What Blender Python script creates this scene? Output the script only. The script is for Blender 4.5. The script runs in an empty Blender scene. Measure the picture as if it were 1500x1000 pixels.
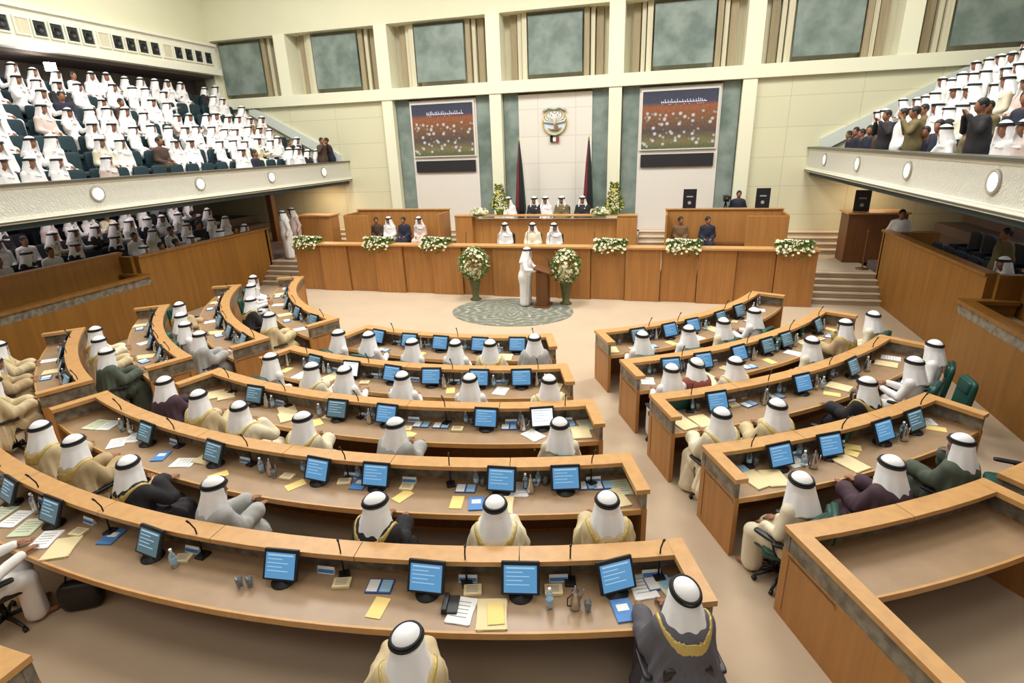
import bpy, bmesh, math, random
import numpy as np
from mathutils import Vector, Matrix
random.seed(7)
PI = math.pi
SC = bpy.context.scene
COL = SC.collection

# ------------------------------------------------------------------ camera
cam_d = bpy.data.cameras.new('camera'); cam = bpy.data.objects.new('camera', cam_d); COL.objects.link(cam)
F = 809.3; PIT, YAW, ROLL = math.radians(19.589), math.radians(-15.5675), math.radians(-2.07)
fw = Vector((math.sin(YAW)*math.cos(PIT), math.cos(YAW)*math.cos(PIT), -math.sin(PIT)))
r0 = Vector((math.cos(YAW), -math.sin(YAW), 0)); u0 = r0.cross(fw)
rr = r0*math.cos(ROLL)+u0*math.sin(ROLL); uu = -r0*math.sin(ROLL)+u0*math.cos(ROLL)
cam.matrix_world = Matrix(((rr.x, uu.x, -fw.x, 0), (rr.y, uu.y, -fw.y, 0), (rr.z, uu.z, -fw.z, 4.5), (0, 0, 0, 1)))
cam_d.lens = F/1500*36; cam_d.sensor_width = 36; cam_d.sensor_fit = 'HORIZONTAL'; cam_d.clip_start = 0.05
SC.camera = cam
# ------------------------------------------------------------------ light and exposure
wd = bpy.data.worlds.new('world'); SC.world = wd; wd.use_nodes = True
wd.node_tree.nodes['Background'].inputs[0].default_value = (1.0, .97, .93, 1)
wd.node_tree.nodes['Background'].inputs[1].default_value = .24
SC.view_settings.view_transform = 'Standard'; SC.view_settings.look = 'None'
SC.view_settings.gamma = 1.0; SC.view_settings.exposure = 0.08; SC.view_settings.use_curve_mapping = False
def area(x, y, z, sx, sy, e, col=(1, .98, .945), rot=(0, 0, 0)):
    l = bpy.data.lights.new('ceiling_and_fill_light', 'AREA'); l.shape = 'RECTANGLE'; l.size = sx; l.size_y = sy
    l.energy = e; l.color = col
    o = bpy.data.objects.new('ceiling_and_fill_light', l); o.location = (x, y, z); o.rotation_euler = rot; COL.objects.link(o)
for gx in (-11.5, -4.05, 3.4):
    for gy, e in ((-4.0, 130), (2.0, 125), (8.5, 330), (14.5, 800)):  # rearmost row is added fill, brightening the floor near the camera
        area(gx, gy, 12.3, 3.2, 3.2, e)
for sx in (-1, 1):                       # unseen fill added below the balcony soffits to brighten the stalls
    area(-4.05+sx*12.2, 11, 3.17, .5, 12, 52, (1, .88, .84))
area(-13.6, 20.3, 3.17, 1.0, .6, 38, (1, .72, .45)); area(6.3, 20.3, 3.17, 1.0, .6, 34, (1, .72, .45))
for sx in (-1, 1):
    area(-4.05+sx*12.5, 12, 11.9, 1.5, 14, 120)

# ------------------------------------------------------------------ materials
MT = {}
def mat(name, col, rough=.6, metal=0, noise=0.0, scale=5, stretch=(1, 1, 1), emit=None, es=0, alpha=None, bump=0, spec=.5, col2=None, trans=0):
    if name in MT: return MT[name]
    m = bpy.data.materials.new(name); m.use_nodes = True; nt = m.node_tree; b = nt.nodes['Principled BSDF']
    b.inputs['Base Color'].default_value = (*col, 1); b.inputs['Roughness'].default_value = rough; b.inputs['Metallic'].default_value = metal
    b.inputs['Specular IOR Level'].default_value = spec
    if noise or bump or col2:
        tc = nt.nodes.new('ShaderNodeTexCoord'); mp = nt.nodes.new('ShaderNodeMapping'); mp.inputs['Scale'].default_value = stretch
        nz = nt.nodes.new('ShaderNodeTexNoise'); nz.inputs['Scale'].default_value = scale; nz.inputs['Detail'].default_value = 4
        nt.links.new(tc.outputs['Object'], mp.inputs[0]); nt.links.new(mp.outputs[0], nz.inputs['Vector'])
        if noise or col2:
            rp = nt.nodes.new('ShaderNodeValToRGB'); c2 = col2 or tuple(c*(1-noise) for c in col); c1 = col if col2 else tuple(min(1, c*(1+noise)) for c in col)
            rp.color_ramp.elements[0].position = .35; rp.color_ramp.elements[1].position = .65
            rp.color_ramp.elements[0].color = (*c2, 1); rp.color_ramp.elements[1].color = (*c1, 1)
            nt.links.new(nz.outputs['Fac'], rp.inputs[0]); nt.links.new(rp.outputs[0], b.inputs['Base Color'])
        if bump:
            bp = nt.nodes.new('ShaderNodeBump'); bp.inputs['Strength'].default_value = bump; bp.inputs['Distance'].default_value = .02
            nt.links.new(nz.outputs['Fac'], bp.inputs['Height']); nt.links.new(bp.outputs[0], b.inputs['Normal'])
    if emit: b.inputs['Emission Color'].default_value = (*emit, 1); b.inputs['Emission Strength'].default_value = es
    if trans: b.inputs['Transmission Weight'].default_value = trans
    if alpha is not None: b.inputs['Alpha'].default_value = alpha
    MT[name] = m; return m
def H(s): # srgb hex to linear
    v = [int(s[i:i+2], 16)/255 for i in (0, 2, 4)]
    return tuple(x/12.92 if x < .04045 else ((x+.055)/1.055)**2.4 for x in v)
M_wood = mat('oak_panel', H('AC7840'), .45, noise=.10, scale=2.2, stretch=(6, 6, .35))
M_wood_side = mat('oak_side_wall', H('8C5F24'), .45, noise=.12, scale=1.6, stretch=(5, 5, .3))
M_rail = mat('oak_rail', H('C4955C'), .38, noise=.07, scale=3, stretch=(3, 3, 3))
M_top = mat('oak_worktop', H('A08466'), .35, noise=.06, scale=2, stretch=(2, 2, 2))
M_dark = mat('dark_oak', H('6E4420'), .5, noise=.12, scale=3, stretch=(5, 5, .5))
M_band = mat('grey_stone_band', H('8C8474'), .3, col2=H('5C564C'), scale=9)
M_carpet = mat('beige_carpet', H('BEAA92'), .95, noise=.03, scale=1.2, bump=.15, spec=.1)
M_step = mat('step_carpet', H('B5A48E'), .95, noise=.03, scale=2, spec=.1)
M_cream = mat('cream_wall', H('DEDCC0'), .8, noise=.02, scale=.6)
M_white = mat('white_plaster', H('EAE8D8'), .75)
M_pillar = mat('pale_pillar', H('E6E5CC'), .75)
M_pale = mat('pale_panel', H('DDD8D0'), .6)
M_marble = mat('green_marble', H('8A9790'), .35, col2=H('66766F'), scale=1.6, bump=0)
M_curtain = mat('curtain_cream', H('CFC9AE'), .8, noise=.1, scale=6, stretch=(6, 6, .1))
M_brown_str = mat('brown_strip', H('9E9072'), .7, noise=.1, scale=6, stretch=(6, 6, .2))
M_black = mat('black_plastic', (.012, .012, .014), .4)
M_blackm = mat('black_metal', (.02, .02, .022), .35, metal=.6)
M_chrome = mat('steel', (.55, .55, .56), .25, metal=1)
M_green_l = mat('green_leather', H('17483F'), .4, noise=.1, scale=8)
M_seat = mat('teal_seat', H('1B343C'), .7, noise=.12, scale=4)
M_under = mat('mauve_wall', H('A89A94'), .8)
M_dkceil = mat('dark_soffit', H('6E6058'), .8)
M_skin = mat('skin', H('946448'), .55, noise=.05, scale=12)
M_hair = mat('black_hair', (.012, .01, .009), .6)
M_ghutra = mat('white_headcloth', H('F2F2F4'), .8, bump=.1, scale=30)
M_agal = mat('black_cord', (.008, .008, .009), .7)
def cloth(n, h, nz=.05): return mat(n, H(h), .85, noise=nz, scale=7, stretch=(1, 1, .3), bump=.25)
CL = dict(white=cloth('white_cloth', 'EDEBEA'), beige=cloth('beige_cloak', 'CDBB95'), cream=cloth('cream_cloak', 'E0D6BC'),
          brown=cloth('brown_cloak', '7A5E40'), black=cloth('black_cloak', '27252A'), grey=cloth('grey_cloak', '5C5A62'),
          palegrey=cloth('pale_grey_cloak', 'AAAAA8'), purple=cloth('dark_purple_cloak', '4A3540'), olive=cloth('olive_cloak', '4F584C'),
          tan=cloth('tan_cloak', 'B7A07A'), red=cloth('reddish_cloak', '8E4A3C'), pinkish=cloth('pale_pink_cloth', 'D8C4BC'),
          khaki=cloth('khaki_shirt', '6E6240'), navy=cloth('navy_suit', '23263A'), darkbrown=cloth('dark_brown_cloth', '4A362C'), blue=cloth('blue_jacket', '2C4A8C'))
M_gold = mat('gold_trim', H('CDB468'), .4, metal=.3)
M_paperc = {'white': mat('white_paper', H('F0F0EE'), .8), 'yellow': mat('yellow_paper', H('EFD486'), .8), 'beige': mat('beige_paper', H('E4D2A4'), .8),
            'blue': mat('blue_paper', H('4E86C8'), .6), 'navy': mat('navy_cover', H('2C5096'), .5), 'palegreen': mat('pale_green_paper', H('CBD2B4'), .8), 'lightblue': mat('light_blue_paper', H('9CC4E0'), .7)}
M_glass = mat('clear_glass', (.9, .93, .95), .05, trans=.9)
M_leaf = mat('leaf_green', H('5E7A34'), .6, noise=.25, scale=12)
M_flower = mat('cream_petal', H('F2ECC8'), .6)
M_petw = mat('white_petal', H('F4F2EA'), .6)

# ------------------------------------------------------------------ mesh helpers
class MB:
    def __init__(s): s.v = []; s.f = []; s.mi = []; s.cur = 0
    def add(s, vs, fs):
        o = len(s.v); s.v += [tuple(v) for v in vs]; s.f += [tuple(i+o for i in f) for f in fs]; s.mi += [s.cur]*len(fs); return s
    def box(s, x0, x1, y0, y1, z0, z1, M=None):
        vs = [Vector((x, y, z)) for z in (z0, z1) for y in (y0, y1) for x in (x0, x1)]
        if M: vs = [M @ v for v in vs]
        return s.add(vs, [(0, 2, 3, 1), (4, 5, 7, 6), (0, 1, 5, 4), (2, 6, 7, 3), (0, 4, 6, 2), (1, 3, 7, 5)])
    def prism(s, pts, z0, z1, M=None):  # polygon in xy
        n = len(pts); vs = [Vector((x, y, z0)) for x, y in pts]+[Vector((x, y, z1)) for x, y in pts]
        if M: vs = [M @ v for v in vs]
        return s.add(vs, [tuple(range(n))[::-1], tuple(range(n, 2*n))]+[(i, (i+1) % n, n+(i+1) % n, n+i) for i in range(n)])
    def lathe(s, prof, n=16, M=None, caps=True):
        vs = []; fs = []
        for r, z in prof:
            for i in range(n):
                v = Vector((r*math.cos(2*PI*i/n), r*math.sin(2*PI*i/n), z)); vs.append(M @ v if M else v)
        for k in range(len(prof)-1):
            for i in range(n):
                j = (i+1) % n; fs.append((k*n+i, k*n+j, (k+1)*n+j, (k+1)*n+i))
        if caps: fs.append(tuple(range(n))[::-1]); fs.append(tuple((len(prof)-1)*n+i for i in range(n)))
        return s.add(vs, fs)
    def tube(s, pts, r, n=8):
        pts = [Vector(p) for p in pts]; rs = r if isinstance(r, (list, tuple)) else [r]*len(pts); vs = []; fs = []
        for k, p in enumerate(pts):
            d = (pts[min(k+1, len(pts)-1)]-pts[max(k-1, 0)]).normalized()
            a = d.orthogonal().normalized() if k == 0 else (pa-d*pa.dot(d)).normalized(); pa = a; b = d.cross(a)
            for i in range(n): vs.append(p+(a*math.cos(2*PI*i/n)+b*math.sin(2*PI*i/n))*rs[k])
        for k in range(len(pts)-1):
            for i in range(n):
                j = (i+1) % n; fs.append((k*n+i, k*n+j, (k+1)*n+j, (k+1)*n+i))
        fs.append(tuple(range(n))[::-1]); fs.append(tuple((len(pts)-1)*n+i for i in range(n)))
        return s.add(vs, fs)
    def ball(s, c, r, n=8, m=6, M=None):
        rx, ry, rz = r if isinstance(r, (tuple, list)) else (r, r, r)
        vs = []; fs = []
        for k in range(1, m):
            t = PI*k/m
            for i in range(n): vs.append(Vector((c[0]+rx*math.sin(t)*math.cos(2*PI*i/n), c[1]+ry*math.sin(t)*math.sin(2*PI*i/n), c[2]+rz*math.cos(t))))
        vs.append(Vector((c[0], c[1], c[2]+rz))); vs.append(Vector((c[0], c[1], c[2]-rz))); T_ = len(vs)-2
        for k in range(m-2):
            for i in range(n):
                j = (i+1) % n; fs.append((k*n+i, (k+1)*n+i, (k+1)*n+j, k*n+j))
        for i in range(n):
            j = (i+1) % n; fs.append((T_, i, j)); fs.append((T_+1, (m-2)*n+j, (m-2)*n+i))
        if M: vs = [M @ v for v in vs]
        return s.add(vs, fs)
    def arc(s, r0, r1, z0, z1, a0, a1, step=1.5):   # curved bar about the hall's centre point, angles in degrees
        n = max(1, int(abs(a1-a0)/step)); vs = []
        for i in range(n+1):
            a = math.radians(a0+(a1-a0)*i/n); sx, cy = math.sin(a), -math.cos(a)
            for r, z in ((r0, z0), (r1, z0), (r1, z1), (r0, z1)): vs.append((CX+r*sx, CY+r*cy, z))
        fs = [(0, 1, 2, 3), tuple(4*n+i for i in (3, 2, 1, 0))]
        for i in range(n):
            for k in range(4):
                l = (k+1) % 4; fs.append((4*i+k, 4*i+4+k, 4*i+4+l, 4*i+l))
        return s.add(vs, fs)
    def mesh(s, name, mats, smooth=False):
        me = bpy.data.meshes.new(name); me.from_pydata([tuple(v) for v in s.v], [], s.f)
        for m in (mats if isinstance(mats, (list, tuple)) else [mats]): me.materials.append(m)
        if max(s.mi, default=0) > 0: me.polygons.foreach_set('material_index', s.mi)
        bm = bmesh.new(); bm.from_mesh(me); bmesh.ops.recalc_face_normals(bm, faces=bm.faces); bm.to_mesh(me); bm.free()
        if smooth: me.polygons.foreach_set('use_smooth', [True]*len(me.polygons))
        return me
    def build(s, name, mats, parent=None, smooth=False, kind=None):
        return link(name, s.mesh(name, mats, smooth), parent, kind)
CX, CY = -4.05, 16.35
def link(name, me, parent=None, kind=None):
    o = bpy.data.objects.new(name, me); COL.objects.link(o)
    if parent: o.parent = parent
    if kind: o['kind'] = kind
    return o
def tag(o, label, cat, group=None, kind=None):
    o['label'] = label; o['category'] = cat
    if group: o['group'] = group
    if kind: o['kind'] = kind
    return o
def thing(name, label, cat, loc=(0, 0, 0), rz=0, group=None):
    o = bpy.data.objects.new(name, None); COL.objects.link(o); o.location = loc; o.rotation_euler = (0, 0, rz); o.empty_display_size = .1
    return tag(o, label, cat, group)
def copy_tree(root, loc, rz=0, label=None, group=None, swap=None):
    r = root.copy(); COL.objects.link(r); r.location = loc; r.rotation_euler = (0, 0, rz)
    if label: r['label'] = label
    if group: r['group'] = group
    for ch in list(root.children):
        c = ch.copy(); COL.objects.link(c); c.parent = r
        for g in list(ch.children):
            d = g.copy(); COL.objects.link(d); d.parent = c
    return r
def setmat(o, m):
    o.material_slots[0].link = 'OBJECT'; o.material_slots[0].material = m
def bevel(o, w, seg=2):
    b = o.modifiers.new('bevel', 'BEVEL'); b.width = w; b.segments = seg; b.limit_method = 'ANGLE'; return o
ONES = ['', 'first', 'second', 'third', 'fourth', 'fifth', 'sixth', 'seventh', 'eighth', 'ninth', 'tenth', 'eleventh', 'twelfth', 'thirteenth', 'fourteenth', 'fifteenth', 'sixteenth', 'seventeenth', 'eighteenth', 'nineteenth', 'twentieth']
def ordn(n):
    if n <= 20: return ONES[n]
    return ('twenty-', 'thirty-')[n//10-2]+ONES[n % 10] if n % 10 else ('twentieth', 'thirtieth')[n//10-2]
def pol(r, a): a = math.radians(a); return CX+r*math.sin(a), CY-r*math.cos(a)
def S(name, mb, m, smooth=False): return mb.build(name, m, None, smooth, 'structure')

# ------------------------------------------------------------------ setting
YB = 21.4
def block_wall(name, col, bw=2.1, bh=.95):
    m = mat(name, col, .75); nt = m.node_tree; b = nt.nodes['Principled BSDF']
    tc = nt.nodes.new('ShaderNodeTexCoord'); sp = nt.nodes.new('ShaderNodeSeparateXYZ'); cb = nt.nodes.new('ShaderNodeCombineXYZ')
    br = nt.nodes.new('ShaderNodeTexBrick'); br.offset = 0; br.inputs['Scale'].default_value = 1; br.inputs['Brick Width'].default_value = bw; br.inputs['Row Height'].default_value = bh
    br.inputs['Mortar Size'].default_value = .012; br.inputs['Color1'].default_value = (*col, 1); br.inputs['Color2'].default_value = (*[c*.97 for c in col], 1)
    br.inputs['Mortar'].default_value = (*[c*.78 for c in col], 1)
    nt.links.new(tc.outputs['Object'], sp.inputs[0]); ad = nt.nodes.new('ShaderNodeMath'); nt.links.new(sp.outputs[0], ad.inputs[0]); nt.links.new(sp.outputs[1], ad.inputs[1])
    nt.links.new(ad.outputs[0], cb.inputs[0]); nt.links.new(sp.outputs[2], cb.inputs[1]); nt.links.new(cb.outputs[0], br.inputs['Vector']); nt.links.new(br.outputs[0], b.inputs['Base Color'])
    return m
M_block = block_wall('cream_blockwork', H('D6D3B4')); M_pblock = block_wall('pale_blockwork', H('DFDAD0'), 1.4, .95)
S('floor', MB().box(CX-17, CX+17, -7, 22.4, -.2, 0), M_carpet)
S('ceiling', MB().box(CX-17, CX+17, -7, 22.6, 12.5, 12.7), M_cream)
# raised platform behind the long front desk, stairs at both ends
pf = MB(); pf.box(CX-8.1, CX+8.1, 16.75, 20.1, 0, .75)
for sx in (-1, 1): pf.box(CX+sx*8.1 if sx > 0 else CX-9.9, CX+9.9 if sx > 0 else CX-8.1, 17.5, 20.1, 0, .75)
pf.box(CX-9.9, CX+9.9, 21.3, 22.2, 0, 1.35); pf.box(CX-3.2, CX+3.2, 19.75, 21.3, 0, 1.35)
S('floor_platform', pf, M_step)
for n, (xa, xb) in enumerate(((CX-9.9, CX-8.1), (CX+8.1, CX+9.9))):
    st = MB()
    for i in range(5): st.box(xa, xb, 16.6+.18*i, 17.5, .15*i, .15*(i+1)-.03)
    S('floor_stair_left' if n == 0 else 'floor_stair_right', st, M_step)
    ns = MB()
    for i in range(5): ns.box(xa, xb, 16.57+.18*i, 16.75+.18*i, .15*(i+1)-.03, .15*(i+1))
    S('trim_%d' % (n+1), ns, mat('stair_nosing', H('D4C2A8'), .9))
st = MB(); ns = MB()
for i in range(4):
    st.box(CX-9.9, CX+9.9, 20.1+.3*i, 21.3, .75+.15*i, .9+.15*i-.03); ns.box(CX-9.9, CX+9.9, 20.07+.3*i, 20.4+.3*i, .9+.15*i-.03, .9+.15*i)
S('floor_stair_upper', st, M_step); S('trim_3', ns, MT['stair_nosing'])
# back wall
bw = MB(); BX = [CX-10.93, CX-6.555, CX-2.185, CX+2.185, CX+6.555, CX+10.93]
bw.box(CX-16.3, CX-6.7, YB, YB+.3, 0, 6.3).box(CX+6.7, CX+16.3, YB, YB+.3, 0, 6.3)
S('wall_back', bw, M_block)
ub = MB(); ub.box(CX-17, CX+17, YB-.1, YB+.8, 8.87, 12.5); S('wall_back_upper', ub, M_cream)
ni = MB(); ni.box(CX-17, CX+17, YB+.65, YB+.8, 6.2, 8.87); ni.box(CX-6.8, CX+6.8, YB+.45, YB+.6, 1.0, 6.3); S('wall_back_niche', ni, M_curtain)
lg = MB(); lg.box(CX-14.25, CX+14.25, YB-.18, YB+.66, 6.28, 6.68); S('trim_4', lg, M_pillar)
pl = MB()
for x in BX+[CX-14.5, CX+14.5]: pl.box(x-.26, x+.26, YB-.14, YB+.66, 6.68, 8.87)
for x in BX[1:5]: pl.box(x-.22, x+.22, YB-.14, YB+.5, .9, 6.28)
S('wall_back_pillars', pl, M_pillar)
def marble_panel(x0, x1, y, z0, z1, label, grp=None, tk=.08):
    o = MB().box(x0, x1, y, y+tk, z0, z1).build('marble_panel', M_marble); tag(o, label, 'wall panel', grp); bevel(o, .01); return o
names = ['leftmost', 'second from the left', 'third from the left', 'middle', 'third from the right', 'second from the right', 'rightmost']
for i in range(7):
    xc = CX+4.37*(i-3)
    marble_panel(xc-.97, xc+.97, YB+.2, 6.86, 8.74, 'grey-green marble panel in the upper niche row, %s of seven' % names[i], 'upper marble panels')
    for sx in (-1, 1):
        for k, dx in enumerate((1.12, 1.32, 1.56)):
            q = MB(); w = (.09, .07, .12)[k]; xx = xc+sx*dx
            q.box(xx-w, xx+w, YB+.25+.1*k, YB+.64, 6.68, 8.87)
            S('trim_%d' % (10+i*6+(sx > 0)*3+k), q, (M_brown_str if (k == 0 and sx > 0) or k == 2 else M_curtain))
for i, xc in enumerate((CX-4.37, CX, CX+4.37)):
    for sx in (-1, 1):
        a, b = sorted((xc+sx*1.94, xc+sx*1.36))
        marble_panel(a, b, YB+.12, .95, 6.27, '%s tall grey-green marble strip beside the %s' % ('left' if sx < 0 else 'right', ('left wall screen', 'wall emblem panel', 'right wall screen')[i]), 'tall marble strips')
    pn = MB().box(xc-1.36, xc+1.36, YB+.08, YB+.3, .95, 6.2)
    S('wall_back_panel_%d' % (i+1), pn, M_pblock if i == 1 else M_pale)
# wall screens
def screen_mat():
    m = mat('lit_wall_screen', (.02, .02, .02), .4); nt = m.node_tree; b = nt.nodes['Principled BSDF']; N = nt.nodes.new; L = nt.links.new
    tc = N('ShaderNodeTexCoord'); sp = N('ShaderNodeSeparateXYZ'); L(tc.outputs['Generated'], sp.inputs[0])
    rp = N('ShaderNodeValToRGB'); cr = rp.color_ramp
    for i, (p, c) in enumerate(((0, '5A6A3C'), (.12, '8C7A4A'), (.3, '5E4A40'), (.5, '8A5A34'), (.72, 'B0602C'), (.8, '40405A'), (1, '2C3448'))):
        e = cr.elements[0] if i == 0 else (cr.elements[1] if i == 1 else cr.elements.new(p)); e.position = p; e.color = (*H(c), 1)
    L(sp.outputs[2], rp.inputs[0])
    mp = N('ShaderNodeMapping'); mp.inputs['Scale'].default_value = (10, 10, 8); L(tc.outputs['Generated'], mp.inputs[0])
    vo = N('ShaderNodeTexVoronoi'); vo.inputs['Scale'].default_value = 1.35; L(mp.outputs[0], vo.inputs['Vector'])
    nz = N('ShaderNodeTexNoise'); nz.inputs['Scale'].default_value = 3.5; nz.inputs['Detail'].default_value = 5; L(mp.outputs[0], nz.inputs['Vector'])
    mx0 = N('ShaderNodeMix'); mx0.data_type = 'RGBA'; mx0.blend_type = 'OVERLAY'; mx0.inputs[0].default_value = .9; L(rp.outputs[0], mx0.inputs[6]); L(nz.outputs['Color'], mx0.inputs[7])
    r2 = N('ShaderNodeValToRGB'); r2.color_ramp.elements[0].position = .20; r2.color_ramp.elements[1].position = .40; r2.color_ramp.elements[0].color = (1, 1, 1, 1); r2.color_ramp.elements[1].color = (0, 0, 0, 1); L(vo.outputs['Distance'], r2.inputs[0])
    lt = N('ShaderNodeMath'); lt.operation = 'LESS_THAN'; lt.inputs[1].default_value = .66; L(sp.outputs[2], lt.inputs[0])
    mu = N('ShaderNodeMath'); mu.operation = 'MULTIPLY'; L(r2.outputs[0], mu.inputs[0]); L(lt.outputs[0], mu.inputs[1])
    mx = N('ShaderNodeMix'); mx.data_type = 'RGBA'; L(mu.outputs[0], mx.inputs[0]); L(mx0.outputs[2], mx.inputs[6]); mx.inputs[7].default_value = (.75, .75, .7, 1)
    L(mx.outputs[2], b.inputs['Emission Color']); b.inputs['Emission Strength'].default_value = .75
    return m
M_scr = screen_mat()
M_mark = mat('screen_lettering', (.2, .2, .2), .5, emit=(.75, .75, .8), es=.8)
for i, xc in enumerate((CX-4.37, CX+4.37)):
    t = thing('wall_screen', '%s large wall screen showing the seated assembly under an orange sky' % ('left' if i == 0 else 'right'), 'screen', (xc, YB+.02, 4.2), 0, 'large wall screens')
    MB().box(-1.30, 1.30, -.02, .06, -.06, 1.93).build('frame', M_pale, t)
    MB().box(-1.24, 1.24, -.045, -.02, 0, 1.86).build('display', M_scr, t)
    rnd = random.Random(3+i); q = MB(); x = -.62
    while x < .85:
        w = rnd.uniform(.03, .08); h = rnd.uniform(.05, .14); q.box(x, x+w, -.052, -.046, 1.47, 1.47+.03); q.box(x, x+.018, -.052, -.046, 1.47, 1.47+h); x += w+.02
        if rnd.random() < .4: q.box(x-.03, x-.01, -.052, -.046, 1.41, 1.43)
    q.build('lettering', M_mark, t)
    o = MB().box(xc-1.24, xc+1.24, YB+.0, YB+.07, 3.57, 4.0).build('speaker_grille', mat('grille_black', (.015, .015, .018), .5, noise=.3, scale=40)); tag(o, 'black horizontal grille panel below the %s wall screen' % ('left' if i == 0 else 'right'), 'grille')
# emblem
t = thing('wall_emblem', 'round gold-rimmed state emblem with outspread wings on pale wall', 'emblem', (CX, YB+.06, 5.22))
R90 = Matrix.Rotation(PI/2, 4, 'X')
MB().lathe([(.41, -.03), (.455, -.03), (.455, .06), (.41, .06), (.41, -.03)], 36, R90, False).build('ring', M_gold, t, True)
MB().lathe([(.405, -.02), (.405, .03)], 36, R90).build('disc', mat('emblem_sky', H('C9D8E6'), .5), t)
q = MB()
for sx in (-1, 1):
    for k in range(7):
        a = math.radians(28+k*17); c, s_ = math.cos(a), math.sin(a)
        q.tube([(sx*.05, -.06, -.03), (sx*(.10+.42*c*.75), -.075, -.15+.42*s_*.95), (sx*(.46*c), -.06, -.05+.44*s_)], [.035, .04, .012], 6)
q.ball((0, -.09, .1), (.07, .05, .2), 10, 8); q.ball((0.02, -.1, .32), (.045, .045, .05), 8, 6)
q.build('falcon', mat('falcon_silver', H('D8D6CC'), .45, noise=.1, scale=30), t, True)
q = MB(); q.tube([(-.25, -.08, -.2), (-.1, -.09, -.26), (.12, -.09, -.26), (.27, -.08, -.19)], [.01, .03, .035, .01], 6); q.box(-.01, .01, -.09, -.07, -.24, .12); q.prism([(0, 0), (.16, 0), (.0, .3)], .07, .085, Matrix.Rotation(PI/2, 4, 'X') @ Matrix.Translation((0, -.2, 0)))
q.build('dhow', mat('dhow_brown', H('8C6A3A'), .6), t)
q = MB(); q.tube([(-.42, -.07, .38), (-.2, -.08, .5), (0, -.08, .45), (.2, -.08, .5), (.42, -.07, .38)], [.05, .055, .06, .055, .05], 8); q.build('banner', mat('banner_silver', H('B9C4BE'), .5), t, True)
for nm, cc, x0, x1, z0, z1 in (('green_stripe', '2C6A44', -.14, .14, -.52, -.46), ('white_stripe', 'EDEDEA', -.11, .11, -.66, -.52), ('red_stripe', '9A2A28', .05, .16, -.68, -.52), ('black_stripe', '181818', -.17, -.06, -.68, -.46)):
    MB().box(x0, x1, -.075-(.004 if nm != 'white_stripe' else 0), -.02, z0, z1).build(nm, mat('shield_'+nm, H(cc), .5), t)

# upper side structures and balconies
RAILX = 8.6   # balcony front offset from the hall's axis
def arabesque():
    m = mat('white_relief', H('DCDCD2'), .7); nt = m.node_tree; b = nt.nodes['Principled BSDF']; N = nt.nodes.new; L = nt.links.new
    tc = N('ShaderNodeTexCoord'); mp = N('ShaderNodeMapping'); mp.inputs['Scale'].default_value = (1, 1, 1); L(tc.outputs['Object'], mp.inputs[0])
    vo = N('ShaderNodeTexVoronoi'); vo.feature = 'DISTANCE_TO_EDGE'; vo.inputs['Scale'].default_value = 12; L(mp.outputs[0], vo.inputs['Vector'])
    wv = N('ShaderNodeTexWave'); wv.wave_type = 'RINGS'; wv.rings_direction = 'SPHERICAL'; wv.inputs['Scale'].default_value = 9; wv.inputs['Distortion'].default_value = 10; L(mp.outputs[0], wv.inputs['Vector'])
    ad = N('ShaderNodeMath'); L(vo.outputs['Distance'], ad.inputs[0]); L(wv.outputs['Fac'], ad.inputs[1])
    bp = N('ShaderNodeBump'); bp.inputs['Strength'].default_value = .6; bp.inputs['Distance'].default_value = .012; L(ad.outputs[0], bp.inputs['Height']); L(bp.outputs[0], b.inputs['Normal'])
    return m
M_relief = arabesque()
M_disc = mat('lit_disc', (.9, .9, .85), .4, emit=(1, .97, .85), es=3.0)
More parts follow.
